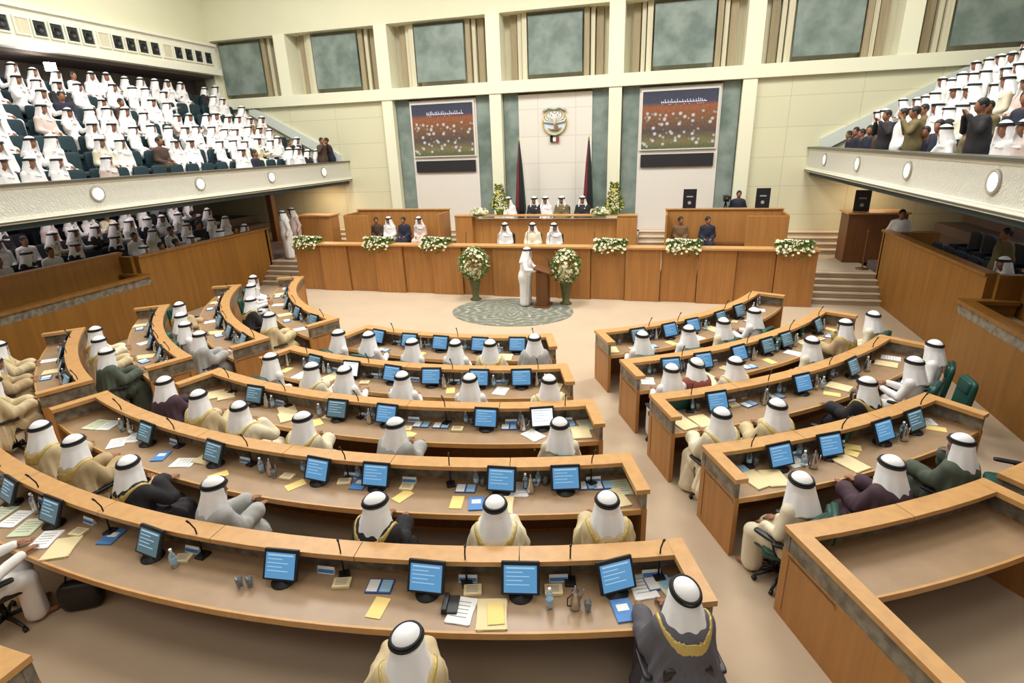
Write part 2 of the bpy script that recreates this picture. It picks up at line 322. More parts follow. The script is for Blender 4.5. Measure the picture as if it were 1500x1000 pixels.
for side in (-1, 1):
    sn = 'left' if side < 0 else 'right'
    def X(d): return CX+side*d
    def bx(mb, d0, d1, y0, y1, z0, z1): a, b = sorted((X(d0), X(d1))); return mb.box(a, b, y0, y1, z0, z1)
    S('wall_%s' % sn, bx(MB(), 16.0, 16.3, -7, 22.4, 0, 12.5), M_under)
    S('wall_%s_upper' % sn, bx(MB(), 14.25, 14.4, -7, YB, 8.72, 12.5), M_cream)
    q = MB(); bx(q, 14.1, 16, -7, YB, 7.82, 8.72); bx(q, 14.0, 14.3, -7, YB, 8.66, 8.75); bx(q, 13.95, 14.3, -7, YB, 7.6, 7.82)
    S('trim_%d' % (80 if side < 0 else 81), q, M_white)
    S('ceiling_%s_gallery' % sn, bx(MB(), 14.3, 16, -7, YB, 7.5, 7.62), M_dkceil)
    # stepped balcony floor
    q = MB(); bx(q, 8.72, 16, 2, YB, 3.2, 3.34)
    for k in range(1, 7): bx(q, 9.0+.78*k, 16, 2, YB, 3.32+.42*(k-1), 3.32+.42*k)
    S('floor_%s_balcony' % sn, q, mat('balcony_carpet', H('3E4C50'), .9))
    q = MB(); bx(q, 8.62, 8.82, 2, YB, 3.44, 4.0); S('wall_%s_balcony_front' % sn, q, M_relief)
    q = MB(); bx(q, 8.56, 8.88, 2, YB, 3.33, 3.40); bx(q, 8.58, 8.86, 2, YB, 3.40, 3.45); bx(q, 8.60, 8.86, 2, YB, 4.0, 4.05); S('trim_%d' % (82 if side < 0 else 83), q, M_white)
    q = MB(); bx(q, 8.54, 8.6, 2, YB, 3.355, 3.385); bx(q, 8.55, 8.9, 2, YB, 4.05, 4.10); S('trim_%d' % (84 if side < 0 else 85), q, mat('dark_capping', H('5A584E'), .4))
    # pale sloped coping where the balcony meets the back wall
    q = MB(); pts = [(8.9, 3.9), (12.9, 6.05), (12.9, 6.42), (8.9, 4.35)]
    vs = [(X(d), y, z) for y in (YB-.12, YB+.0) for d, z in pts]; q.add(vs, [(0, 1, 2, 3), (4, 5, 6, 7)]+[(i, (i+1) % 4, 4+(i+1) % 4, 4+i) for i in range(4)])
    S('trim_%d' % (86 if side < 0 else 87), q, mat('pale_coping', H('D3D9D0'), .6))
    # round lit discs
    ys = [YB*1.0-1.9-3.08*i for i in range(6)] if side < 0 else [19.2-3.15*i for i in range(6)]
    for i, y in enumerate(ys):
        o = thing('wall_light', 'round lit disc on the %s balcony front, %s from the back wall' % (sn, ordn(i+1)), 'light', (X(8.62), y, 3.76), 0, 'lit discs on the balcony fronts')
        Mx = Matrix.Rotation(-side*PI/2, 4, 'Y')
        MB().lathe([(.13, 0), (.18, 0), (.18, .035), (.165, .045), (.13, .03)], 24, Mx).build('rim', mat('pale_stone_rim', H('B4B0A2'), .5), o, True)
        MB().lathe([(.132, 0), (.132, .03), (.09, .045), (.01, .05)], 24, Mx).build('diffuser', M_disc, o, True)
    # timber side wall under the balcony, with a projecting booth nearer the camera
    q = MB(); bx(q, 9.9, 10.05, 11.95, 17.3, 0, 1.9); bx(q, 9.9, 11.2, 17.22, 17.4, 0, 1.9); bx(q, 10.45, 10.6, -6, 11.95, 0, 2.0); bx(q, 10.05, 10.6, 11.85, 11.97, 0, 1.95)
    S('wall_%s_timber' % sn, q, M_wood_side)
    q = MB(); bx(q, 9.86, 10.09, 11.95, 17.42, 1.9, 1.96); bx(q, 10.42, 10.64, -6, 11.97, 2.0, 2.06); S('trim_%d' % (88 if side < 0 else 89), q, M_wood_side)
    # understorey tiers and ceiling
    q = MB()
    for k in range(5): bx(q, 10.1+.8*k, 16, -6, 20.9, .28*k if k else 0, .85+.28*k)
    S('floor_%s_stalls' % sn, q, mat('stalls_carpet', H('6C5E5A'), .9))
# projecting booths
for side in (-1, 1):
    sn = 'left' if side < 0 else 'right'
    t = thing('timber_booth', 'timber booth with grey band projecting from the %s side wall' % sn, 'booth', (CX+side*9.5, 8.0, 0), 0)
    def b2(d0, d1, y0, y1, z0, z1, n, m): a, b = sorted((side*d0, side*d1)); return MB().box(a, b, y0, y1, z0, z1).build(n, m, t)
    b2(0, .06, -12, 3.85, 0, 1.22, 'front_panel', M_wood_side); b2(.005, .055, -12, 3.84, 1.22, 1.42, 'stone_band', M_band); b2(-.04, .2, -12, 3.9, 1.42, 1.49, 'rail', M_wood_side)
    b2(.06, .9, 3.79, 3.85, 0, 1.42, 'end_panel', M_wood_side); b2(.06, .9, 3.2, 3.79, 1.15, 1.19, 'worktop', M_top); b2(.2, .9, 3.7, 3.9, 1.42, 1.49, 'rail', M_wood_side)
# louvre boxes in the upper left beam
xg = CX-14.08; y = 20.9; k = 0; g = 0
while y > 9:
    beige = (k % 5 == 4)
    o = thing('light_box', 'beige square panel set in the upper left beam among dark boxes' if beige else 'dark square recessed box set in the upper left beam', 'light box', (xg, y, 8.0), 0, 'beige beam panels' if beige else 'dark beam boxes')
    q = MB(); q.box(-.02, .05, -.22, .22, -.04, 0).box(-.02, .05, -.22, .22, .4, .44).box(-.02, .05, -.22, -.18, 0, .4).box(-.02, .05, .18, .22, 0, .4); q.build('frame', M_white, o)
    if beige: MB().box(-.02, .03, -.18, .18, 0, .4).build('panel', M_curtain, o)
    else:
        MB().box(-.02, .01, -.18, .18, 0, .4).build('panel', mat('louvre_dark', H('26302E'), .5), o); MB().lathe([(.13, 0), (.13, .03), (.09, .035), (.085, .01)], 16, Matrix.Translation((.01, 0, .2)) @ Matrix.Rotation(PI/2, 4, 'Y')).build('lamp', M_black, o, True)
    y -= .5 if not beige else .55; k += 1

# ------------------------------------------------------------------ curved desks
ROWR = {5: 12.68, 4: 11.15, 3: 9.65, 2: 8.25, 1: 6.65}
RN = {5: 'nearest', 4: 'second-nearest', 3: 'third-nearest', 2: 'second-farthest', 1: 'farthest'}
DZ = .74
def segs(a0, a1, r, L=1.45):
    n = max(1, round(math.radians(abs(a1-a0))*r/L)); return [(a0+(a1-a0)*i/n, a0+(a1-a0)*(i+1)/n) for i in range(n)]
def desk(r, a0, a1, label, grp, depth=.70, ends=(True, True), endlen=(0, 0), top=True):
    t = thing('curved_desk', label, 'desk', (0, 0, 0), 0, grp)
    g = math.degrees(.004/r)
    for s0, s1 in segs(a0, a1, r):
        MB().arc(r, r+.21, .965, 1.015, s0+g, s1-g).build('rail', M_rail, t)
        MB().arc(r+.02, r+.07, 0, .76, s0+g*.6, s1-g*.6).build('front_panel', M_wood, t)
    MB().arc(r+.025, r+.075, .76, .965, a0, a1).build('stone_band', M_band, t)
    MB().arc(r+.09, r+.11, .08, .70, a0, a1).build('modesty_panel', M_dark, t)
    if top:
        MB().arc(r+.075, r+depth, DZ-.03, DZ, a0, a1).build('worktop', M_top, t)
        MB().arc(r+depth, r+depth+.025, DZ-.06, DZ+.004, a0, a1).build('edge_strip', M_rail, t)
    for k, (on, a, sg) in enumerate(((ends[0], a0, 1), (ends[1], a1, -1))):
        if not on: continue
        d = depth+.05+endlen[k]; da = sg*math.degrees(.06/r)
        x0, y0 = pol(r, a); th = math.radians(a); Mx = Matrix.Translation((x0, y0, 0)) @ Matrix.Rotation(th, 4, 'Z')   # local -y runs outward
        w0, w1 = (0, .055) if sg > 0 else (-.055, 0)
        MB().box(w0, w1, -d, -.0, 0, .76, Mx).build('end_panel', M_wood, t)
        MB().box(w0+.005, w1-.005, -d+.01, -.0, .76, .965, Mx).build('stone_band', M_band, t)
        rw0, rw1 = (-.02, .13) if sg > 0 else (-.13, .02)
        MB().box(rw0, rw1, -d-.01, 0, .962, 1.018, Mx).build('rail', M_rail, t)
    # drawer fronts under the worktop
    for s0, s1 in segs(a0, a1, r+depth, 1.45):
        pass
    return t
MIDE = {5: (-27, 20.1), 4: (-23.2, 19.9), 3: (-19.8, 19.3), 2: (-18.8, 18.4), 1: (-16.2, 18.0)}
RGE = {1: (25.6, 67.8), 2: (24.9, 62), 3: (24.5, 55.6), 4: (24.7, 43.9), 5: (24.9, 36.0)}
LFE = {1: (-69.4, -24.8), 2: (-64.9, -25), 3: (-54.3, -26.2), 4: (-47.3, -27.2), 5: (-44, -30)}
for k in (5, 4, 3, 2, 1):
    desk(ROWR[k], *MIDE[k], '%s curved oak desk of the middle block' % RN[k], 'middle curved desks')
    desk(ROWR[k], *RGE[k], ('%s curved oak desk of the right block' % RN[k]) if k < 5 else 'empty oak desk with long side rail at the lower right', 'right curved desks', endlen=(1.5, .5) if k == 5 else (0, 0))
    desk(ROWR[k], *LFE[k], '%s curved oak desk of the left block' % RN[k], 'left curved desks')
desk(12.68, 37.2, 46, 'empty oak desk at the right picture edge beyond the long side rail', 'right curved desks', ends=(True, True))
desk(14.3, -36, -1.5, 'oak rail of the desk at the lower left corner', 'middle curved desks', depth=.6)

# ------------------------------------------------------------------ signed distance surfaces for bodies and cloth
def snet(fn, lo, hi, h):
    lo = np.array(lo, np.float32); hi = np.array(hi, np.float32)
    ax = [np.arange(lo[i], hi[i]+h, h, dtype=np.float32) for i in range(3)]
    Xg, Yg, Zg = np.meshgrid(*ax, indexing='ij'); D = fn(Xg, Yg, Zg).astype(np.float32)
    D[0] = D[-1] = 1; D[:, 0] = D[:, -1] = 1; D[:, :, 0] = D[:, :, -1] = 1
    n = np.array(D.shape)-1; s = D < 0
    cnt = np.zeros(n, np.int8)
    for a in (0, 1):
        for b in (0, 1):
            for c in (0, 1): cnt += s[a:a+n[0], b:b+n[1], c:c+n[2]]
    act = (cnt > 0) & (cnt < 8); idx = -np.ones(n, np.int64); I = np.argwhere(act); idx[act] = np.arange(len(I))
    acc = np.zeros((len(I), 3)); w = np.zeros(len(I))
    for axis in range(3):
        o = [0, 1, 2]; o.remove(axis)
        for p in (0, 1):
            for q in (0, 1):
                A = I.copy(); A[:, o[0]] += p; A[:, o[1]] += q; B = A.copy(); B[:, axis] += 1
                da = D[A[:, 0], A[:, 1], A[:, 2]]; db = D[B[:, 0], B[:, 1], B[:, 2]]; m = (da < 0) != (db < 0)
                tt = np.where(m, da/np.where(m, da-db, 1), 0); P = A.astype(float); P[:, axis] += tt; acc[m] += P[m]; w[m] += 1
    V = acc/w[:, None]*h+lo; Q = []
    for axis in range(3):
        o = [(axis+1) % 3, (axis+2) % 3]
        sl0 = [slice(None)]*3; sl1 = [slice(None)]*3; sl0[axis] = slice(0, -1); sl1[axis] = slice(1, None)
        cr = s[tuple(sl0)] != s[tuple(sl1)]; E_ = np.argwhere(cr); E_ = E_[(E_[:, o[0]] > 0) & (E_[:, o[1]] > 0) & (E_[:, o[0]] < n[o[0]]) & (E_[:, o[1]] < n[o[1]])]
        qs = []
        for p, q in ((-1, -1), (0, -1), (0, 0), (-1, 0)):
            C = E_.copy(); C[:, o[0]] += p; C[:, o[1]] += q; qs.append(idx[C[:, 0], C[:, 1], C[:, 2]])
        qd = np.stack(qs, 1); ins = s[E_[:, 0], E_[:, 1], E_[:, 2]]; qd[~ins] = qd[~ins][:, ::-1]; Q.append(qd)
    Q = np.concatenate(Q); return V, Q
def sd_mesh(name, fn, lo, hi, h, mats, relax=2):
    V, Q = snet(fn, lo, hi, h)
    for _ in range(relax):   # light smoothing
        A = np.zeros_like(V); c = np.zeros(len(V))
        for i in range(4):
            a, b = Q[:, i], Q[:, (i+1) % 4]; np.add.at(A, a, V[b]); np.add.at(c, a, 1); np.add.at(A, b, V[a]); np.add.at(c, b, 1)
        V = V*.5+.5*A/np.maximum(c, 1)[:, None]
    me = bpy.data.meshes.new(name); me.vertices.add(len(V)); me.vertices.foreach_set('co', V.astype(np.float32).ravel())
    me.loops.add(Q.size); me.loops.foreach_set('vertex_index', Q.ravel().astype(np.int32)); me.polygons.add(len(Q))
    me.polygons.foreach_set('loop_start', (np.arange(len(Q))*4).astype(np.int32)); me.update(calc_edges=True); me.validate()
    me.polygons.foreach_set('use_smooth', [True]*len(me.polygons)); me.materials.append(mats); return me
def cap(P, a, b, ra, rb=None):
    rb = ra if rb is None else rb; a = np.array(a, float); b = np.array(b, float); d = b-a; L2 = max(1e-9, (d*d).sum())
    h = np.clip(((P[0]-a[0])*d[0]+(P[1]-a[1])*d[1]+(P[2]-a[2])*d[2])/L2, 0, 1)
    return np.sqrt((P[0]-a[0]-h*d[0])**2+(P[1]-a[1]-h*d[1])**2+(P[2]-a[2]-h*d[2])**2)-(ra+(rb-ra)*h)
def ell(P, c, r):
    q = [(P[i]-c[i])/r[i] for i in range(3)]; k0 = np.sqrt(q[0]**2+q[1]**2+q[2]**2); k1 = np.sqrt((q[0]/r[0])**2+(q[1]/r[1])**2+(q[2]/r[2])**2)
    return k0*(k0-1)/np.maximum(k1, 1e-6)
def smn(a, b, k): h = np.clip(.5+.5*(b-a)/k, 0, 1); return b+(a-b)*h-k*h*(1-h)
def lfold(P, amp, z1, z0, k=15, ph=0):   # hanging folds growing downward
    th = np.arctan2(P[0], P[1]+.05); w = np.clip((z1-P[2])/(z1-z0), 0, 1)
    return amp*w*(np.sin(k*th+ph+3*P[2])+.5*np.sin(2.3*k*th+1.3*ph))
class Pose:
    def __init__(s, stand=False, lean=.02, side=0., turn=0., tilt=0., arms='desk', hat=True):
        s.stand = stand; z = .88 if stand else .52; s.hip = np.array([0, 0 if stand else -.02, z]); s.turn, s.tilt = turn, tilt
        s.neck = np.array([side, lean, z+.53]); s.ch = (s.hip*.35+s.neck*.65)+np.array([0, 0, -.02]); s.C = s.neck+np.array([side*.25, .03+lean*.25, .175])
        s.sh = [s.neck+np.array([q*.175, 0, -.055]) for q in (-1, 1)]
        n = s.neck; zz = z-.52
        A = dict(desk=([-.235, .16, .74+zz], [-.13, .42, .80+zz], [.235, .16, .74+zz], [.13, .42, .80+zz]),
                 write=([-.24, .15, .76+zz], [-.22, .40, .80+zz], [.235, .19, .76+zz], [.05, .45, .80+zz]),
                 lap=([-.22, .03, .72+zz], [-.12, .27, .66+zz], [.22, .03, .72+zz], [.10, .28, .66+zz]),
                 chin=([-.235, .12, .76+zz], [-.2, .40, .80+zz], [.24, .24, .80+zz], [.10, .20, .98+zz]),
                 down=([-.27, -.02, z+.20], [-.26, .08, z-.02], [.27, -.02, z+.20], [.26, .08, z-.02]),
                 clasp=([-.26, .0, z+.22], [-.05, .22, z+.12], [.26, .0, z+.22], [.05, .22, z+.14]),
                 lectern=([-.26, .14, z+.24], [-.15, .38, z+.22], [.26, .14, z+.24], [.15, .38, z+.22]),
                 camera=([-.27, .16, z+.30], [-.08, .30, z+.58], [.27, .16, z+.30], [.08, .28, z+.56]))[arms]
        s.el = [np.array(A[0]), np.array(A[2])]; s.wr = [np.array(A[1]), np.array(A[3])]
        if stand: s.kn = [np.array([q*.10, .02, .48]) for q in (-1, 1)]; s.an = [np.array([q*.10, 0, .09]) for q in (-1, 1)]
        else: s.kn = [np.array([q*.13, .38, .50]) for q in (-1, 1)]; s.an = [np.array([q*.13, .36, .10]) for q in (-1, 1)]
    def hl(s, P):   # head frame
        x, y, z = P[0]-s.C[0], P[1]-s.C[1], P[2]-s.C[2]; c, q = math.cos(-s.turn), math.sin(-s.turn); x, y = c*x-q*y, q*x+c*y
        c, q = math.cos(s.tilt), math.sin(s.tilt); return [x, c*y-q*z, q*y+c*z]
    def body(s, X, Y, Z):
        P = [X, Y, Z]; d = smn(ell(P, s.hip, (.17, .13, .14)), ell(P, s.ch, (.175, .12, .24)), .08)
        for i in (0, 1):
            d = smn(d, cap(P, s.ch+np.array([0, 0, .12]), s.sh[i], .07, .06), .05)
            a = cap(P, s.sh[i], s.el[i], .052, .040); a = np.minimum(a, cap(P, s.el[i], s.wr[i], .040, .026)); d = smn(d, a, .03)
            leg = np.minimum(cap(P, s.hip+np.array([(-1, 1)[i]*.09, 0, -.03]), s.kn[i], .085, .06), cap(P, s.kn[i], s.an[i], .058, .038)); d = smn(d, leg, .04)
            f = s.an[i]+np.array([0, 0, -.055]); d = smn(d, cap(P, f+np.array([0, -.04, 0]), f+np.array([(-1, 1)[i]*.02, .15, -.008]), .035, .03), .02)
            # hand
            v = s.wr[i]-s.el[i]; v = v/np.linalg.norm(v); lat = np.cross(v, [0, 0, 1]); lat = lat/(np.linalg.norm(lat)+1e-6); dn = np.cross(lat, v); dn = dn if dn[2] < 0 else -dn
            pc = s.wr[i]+v*.055; hd = np.minimum(cap(P, s.wr[i]+v*.01-lat*.006, pc+lat*.018+v*.02, .024, .020), cap(P, s.wr[i]+v*.01, pc-lat*.018+v*.02, .024, .020))
            for j, (o, L) in enumerate(((-.030, .062), (-.010, .074), (.010, .070), (.029, .054))):
                b0 = pc+lat*o+v*.03; b1 = b0+v*L*.55+dn*.012; b2 = b1+v*L*.42+dn*.026; hd = np.minimum(hd, np.minimum(cap(P, b0, b1, .0105, .0095), cap(P, b1, b2, .0095, .008)))
            ts = (1 if i == 0 else -1)*(1 if np.dot(lat, [1, 0, 0]) > 0 else -1); t0 = s.wr[i]+v*.02+lat*ts*.022; t1 = t0+v*.035+lat*ts*.028; t2 = t1+v*.03+dn*.008
            hd = np.minimum(hd, np.minimum(cap(P, t0, t1, .0125, .011), cap(P, t1, t2, .011, .009))); d = smn(d, hd, .015)
        d = smn(d, cap(P, s.neck-np.array([0, 0, .06]), s.C-np.array([0, .01, .05]), .056, .05), .03)
        h = s.hl(P); hd = smn(ell(h, (0, -.012, .02), (.078, .098, .105)), ell(h, (0, .018, -.045), (.060, .075, .075)), .03)
        hd = smn(hd, cap(h, (0, .088, .012), (0, .104, -.020), .010, .014), .014)            # nose
        hd = smn(hd, cap(h, (-.020, .083, -.055), (.020, .083, -.055), .008), .010)           # mouth
        hd = smn(hd, cap(h, (-.035, .080, .038), (.035, .080, .038), .009), .012)             # brow
        for q in (-1, 1): hd = smn(hd, ell(h, (q*.080, -.008, .0), (.012, .022, .034)), .008); hd = np.maximum(hd, -ell(h, (q*.032, .098, .018), (.016, .012, .010)))
        return smn(d, hd, .02)
    def robe(s, X, Y, Z, loose=0.0):
        P = [X, Y, Z]; L = loose
        d = smn(ell(P, s.hip, (.20+L*.5, .165+L*.3, .17)), ell(P, s.ch, (.19+L*.3, .14+L*.3, .26)), .08)
        d = smn(d, cap(P, s.sh[0]+np.array([.02, 0, 0]), s.sh[1]-np.array([.02, 0, 0]), .075+L*.1), .07)
        for i in (0, 1):
            v = s.wr[i]-s.el[i]; e = s.wr[i]-v*.08
            d = smn(d, np.minimum(cap(P, s.sh[i]-np.array([0, 0, .02]), s.el[i], .062+L*.2, .066+L*.3), cap(P, s.el[i], e, .062+L*.3, .050+L*.45)), .05)
            if s.stand: d = smn(d, cap(P, s.hip, s.neck-np.array([0, 0, .14]), .165, .15), .06); d = smn(d, cap(P, s.hip+np.array([(-1, 1)[i]*.05, 0, 0]), [(-1, 1)[i]*.09, .0, .10], .15, .14+L*.6), .12)
            else: d = smn(d, np.minimum(cap(P, s.hip+np.array([(-1, 1)[i]*.09, 0, 0]), s.kn[i], .13+L*.3, .105+L*.3), cap(P, s.kn[i], s.an[i]+np.array([0, 0, .0]), .10+L*.3, .11+L*.6)), .10)
        if L > .03:
            if s.stand: d = smn(d, cap(P, s.ch, [0, -.02, .16], .19, .26), .10)
            else:
                d = smn(d, cap(P, s.neck+np.array([0, -.10, -.12]), [0, -.16, .40], .10, .17), .12)
                for q in (-1, 1): d = smn(d, cap(P, s.neck+np.array([q*.12, -.06, -.12]), [q*.27, -.10, .30], .08, .14), .10)
        d = d-lfold(P, .007+L*.13, s.neck[2], .3, 13 if L < .03 else 17, s.turn*3)
        d = np.maximum(d, .03-Z)
        d = np.maximum(d, -cap(P, s.neck+np.array([0, .0, -.01]), s.C, .058, .06)); d = np.maximum(d, Z-(s.neck[2]+.055))
        return d*.8
    def cloth_head(s, X, Y, Z):
        P = [X, Y, Z]; h = s.hl(P)
        c = ell(h, (0, -.012, .030), (.112, .130, .124))
        z0 = s.neck[2]-.10; t = np.clip((s.C[2]+.03-Z)/(s.C[2]+.03-z0), 0, 1)
        cx = s.C[0]*(1-t)+s.neck[0]*t; cy = (s.C[1]-.012)*(1-t)+(s.neck[1]-.03)*t
        th = np.arctan2(X-cx, Y-cy); rx = .112+.095*t; ry = .130+.045*t
        q = np.sqrt(((X-cx)/rx)**2+((Y-cy)/ry)**2); dr = (q-1)*np.minimum(rx, ry)-.007*t*np.sin(9*th+2*s.turn)
        dr = np.maximum(dr, np.maximum(z0+.03*np.sin(2*th)-Z, Z-(s.C[2]+.03)))
        d = smn(c, dr, .03)
        fc = np.maximum(np.maximum(np.abs(h[0])-(.064+.25*np.clip(-h[2]-.06, 0, .2)), .030-h[1]), np.maximum(h[2]-.062, -h[2]-.26))   # face opening
        return np.maximum(d, -fc)
    def hair(s, X, Y, Z):
        h = s.hl([X, Y, Z]); d = ell(h, (0, -.018, .03), (.086, .104, .104)); return np.maximum(d, np.maximum(h[1]-.055-.6*np.clip(h[2]-.03, 0, 1), -h[2]-.04))
    def cord(s, name, R=.100):
        q = MB(); c, k = math.cos(-s.tilt), math.sin(-s.tilt)
        for dz, rr_ in ((.062, .1145), (.086, .106)):
            vs = []; fs = []; n, m = 28, 6
            for i in range(n):
                a = 2*PI*i/n
                for j in range(m):
                    b = 2*PI*j/m; ro = rr_+.0125*math.cos(b); x, y, z = ro*math.cos(a), ro*math.sin(a)*1.13-.012, dz+.0125*math.sin(b)-.10*(ro*math.sin(a))*-1*.35
                    y, z = c*y-k*z, k*y+c*z; ct, st_ = math.cos(s.turn), math.sin(s.turn); vs.append((s.C[0]+ct*x-st_*y, s.C[1]+st_*x+ct*y, s.C[2]+z))
            for i in range(n):
                for j in range(m): fs.append((i*m+j, ((i+1) % n)*m+j, ((i+1) % n)*m+(j+1) % m, i*m+(j+1) % m))
            q.add(vs, fs)
        return q.mesh(name, M_agal, True)
    def trim(s, X, Y, Z):
        d = s.robe(X, Y, Z, .10)-.006; n = s.neck; r = np.sqrt((X-n[0])**2+((Y-n[1])*.9)**2)
        return np.maximum(d, np.maximum(np.abs(r-.205)-.014, (n[2]-.20)-Z))
VAR = {}
def variant(key, hero=True, cloak=True, **kw):
    p = Pose(**kw); hz = 1.95 if p.stand else 1.45; lo = (-.62, -.62, -.0); hi = (.62, .68, hz); v = {}
    hb = .0125 if hero else .022; hc = .017 if hero else .026
    v['body'] = sd_mesh('body', p.body, (-.42, -.3, 0), (.42, .66, hz), hb, M_skin, 1)
    if cloak: v['cloak'] = sd_mesh('cloak', lambda a, b, c: p.robe(a, b, c, .10), lo, hi, hc, CL['beige'], 2); v['trim'] = sd_mesh('cloak_trim', p.trim, lo, hi, .014, M_gold, 1) if hero else None
    else: v['robe'] = sd_mesh('robe', lambda a, b, c: p.robe(a, b, c, 0), lo, hi, hc, CL['white'], 2)
    v['head_cloth'] = sd_mesh('head_cloth', p.cloth_head, (p.C[0]-.3, p.C[1]-.36, p.neck[2]-.2), (p.C[0]+.3, p.C[1]+.3, p.C[2]+.2), .0105 if hero else .016, M_ghutra, 2)
    v['cord'] = p.cord('head_cord')
    if not hero: v['hair'] = sd_mesh('hair', p.hair, (p.C[0]-.15, p.C[1]-.2, p.C[2]-.1), (p.C[0]+.15, p.C[1]+.2, p.C[2]+.18), .014, M_hair, 1)
    VAR[key] = v; return v
variant('c_desk', arms='desk'); variant('c_write', lean=.10, side=.02, turn=.25, tilt=-.25, arms='write')
variant('c_left', lean=.0, side=-.06, turn=.7, arms='chin'); variant('c_right', lean=.03, side=.05, turn=-.6, arms='desk')
variant('w_desk', cloak=False, arms='desk', lean=.06); variant('w_turn', cloak=False, arms='lap', turn=-.5, side=.04)
variant('g_lap', hero=False, cloak=False, arms='lap'); variant('g_turn', hero=False, cloak=False, arms='lap', turn=.6, lean=.05); variant('g_chin', hero=False, cloak=False, arms='chin', turn=-.3, lean=.12, side=.05)
variant('g_cloak', hero=False, cloak=True, arms='lap')
variant('s_robe', hero=False, cloak=False, stand=True, arms='down'); variant('s_speak', cloak=False, stand=True, arms='lectern', lean=.04); variant('s_cam', hero=False, cloak=False, stand=True, arms='camera', lean=.05)
def person(key, loc, rz, label, col='white', head='ghutra', group=None, scale=1.0, name='person', headcol=None):
    v = VAR[key]; t = link(name, v['body']); t.location = loc; t.rotation_euler = (0, 0, rz); t.scale = (scale,)*3; tag(t, label, 'person', group)
    g = link('cloak' if 'cloak' in v else 'robe', v.get('cloak') or v['robe'], t)
    if col != ('beige' if 'cloak' in v else 'white'): setmat(g, CL[col])
    if head == 'ghutra':
        hc = link('head_cloth', v['head_cloth'], t); link('head_cord', v['cord'], t)
        if headcol: setmat(hc, CL[headcol])
    elif head == 'hair': link('hair', v['hair'], t)
    if 'cloak' in v and v.get('trim') and col in ('grey', 'black', 'cream', 'beige', 'tan'): link('cloak_trim', v['trim'], t)
    return t

# ------------------------------------------------------------------ chairs
def sell(mb, c, r, n=16, m=10, e=.35, M=None):   # superellipsoid cushion
    vs = []; fs = []; f = lambda w: math.copysign(abs(w)**e, w)
    for k in range(m+1):
        t_ = -PI/2+PI*k/m
        for i in range(n):
            p_ = 2*PI*i/n; v = Vector((c[0]+r[0]*f(math.cos(t_))*f(math.cos(p_)), c[1]+r[1]*f(math.cos(t_))*f(math.sin(p_)), c[2]+r[2]*f(math.sin(t_)))); vs.append(M @ v if M else v)
    for k in range(m):
        for i in range(n): j = (i+1) % n; fs.append((k*n+i, k*n+j, (k+1)*n+j, (k+1)*n+i))
    return mb.add(vs, fs)
def make_chair(label, loc, rz, leather, group, low=False):
    t = thing('office_chair', label, 'chair', loc, rz, group)
    sell(MB(), (0, 0, .44), (.25, .24, .05)).build('seat', leather, t, True)
    q = MB()
    if low: sell(q, (0, -.16, .60), (.20, .04, .16))
    else: sell(q, (0, -.27, .72), (.23, .045, .30), M=Matrix.Rotation(.10, 4, 'X')); sell(q, (0, -.235, .90), (.17, .04, .10), M=Matrix.Rotation(.10, 4, 'X'))
    q.build('backrest', leather, t, True)
    for sx in (-1, 1):
        q = MB(); q.tube([(sx*.24, -.12, .42), (sx*.29, -.10, .50), (sx*.29, -.06, .62)], .014, 6); sell(q, (sx*.29, .0, .635), (.035, .15, .018)); q.build('armrest', M_black, t, True)
    MB().lathe([(.03, .08), (.03, .2), (.022, .2), (.022, .40)], 12).build('column', M_blackm, t, True)
    for i in range(5):
        a = 2*PI*i/5+.3; c, s_ = math.cos(a), math.sin(a); lg_ = MB().tube([(0, 0, .10), (.15*c, .15*s_, .09), (.29*c, .29*s_, .065)], [.028, .022, .016], 6).build('leg', M_black, t, True)
        MB().lathe([(.026, -.018), (.026, .018)], 10, Matrix.Translation((.29*c, .29*s_, .028)) @ Matrix.Rotation(a, 4, 'Z') @ Matrix.Rotation(PI/2, 4, 'X')).build('caster', M_black, lg_, True)
    return t
CH0 = make_chair('dark green leather swivel chair standing empty at the right end of the third-nearest right desk', (*pol(11.0, 48.5), 0), math.radians(48.5)+.7, M_green_l, 'green swivel chairs')
CHL = make_chair('x', (*pol(9.45, -14.3), 0), 0, M_green_l, 'green swivel chairs', True); LOWU = []
def low_chair(r, a, label, dr=0):
    loc = (*pol(r, a), 0); rz = math.radians(a)+dr
    if not LOWU: LOWU.append(1); CHL.location = loc; CHL.rotation_euler = (0, 0, rz); CHL['label'] = label; return CHL
    return copy_tree(CHL, loc, rz, label)
def chair(r, a, label, dr=0, z=0): return copy_tree(CH0, (*pol(r, a), z), math.radians(a)+dr, label)
CH0['label'] = 'empty green swivel chair turned away at the right end of the third-nearest right desk'
chair(12.5, 41.2, 'empty green swivel chair at the right end of the second-nearest right desk', .6)
chair(10.6, -42.6, 'empty green swivel chair by the left side wall, third-nearest left desk', -.5)
chair(9.25, -52, 'empty green swivel chair by the left side wall, second-farthest left desk', -.5)
chair(8.0, 54.5, 'empty green swivel chair at the right end of the farthest right desk', .3)
chair(8.15, 46.5, 'empty green swivel chair beside the last man of the farthest right desk', .5)
chair(12.35, 21.2+5.2, 'green swivel chair with black base at the aisle end of the second-nearest right desk', .9)
chair(10.85, 35, 'empty green swivel chair between two men at the third-nearest right desk', .5)
pass

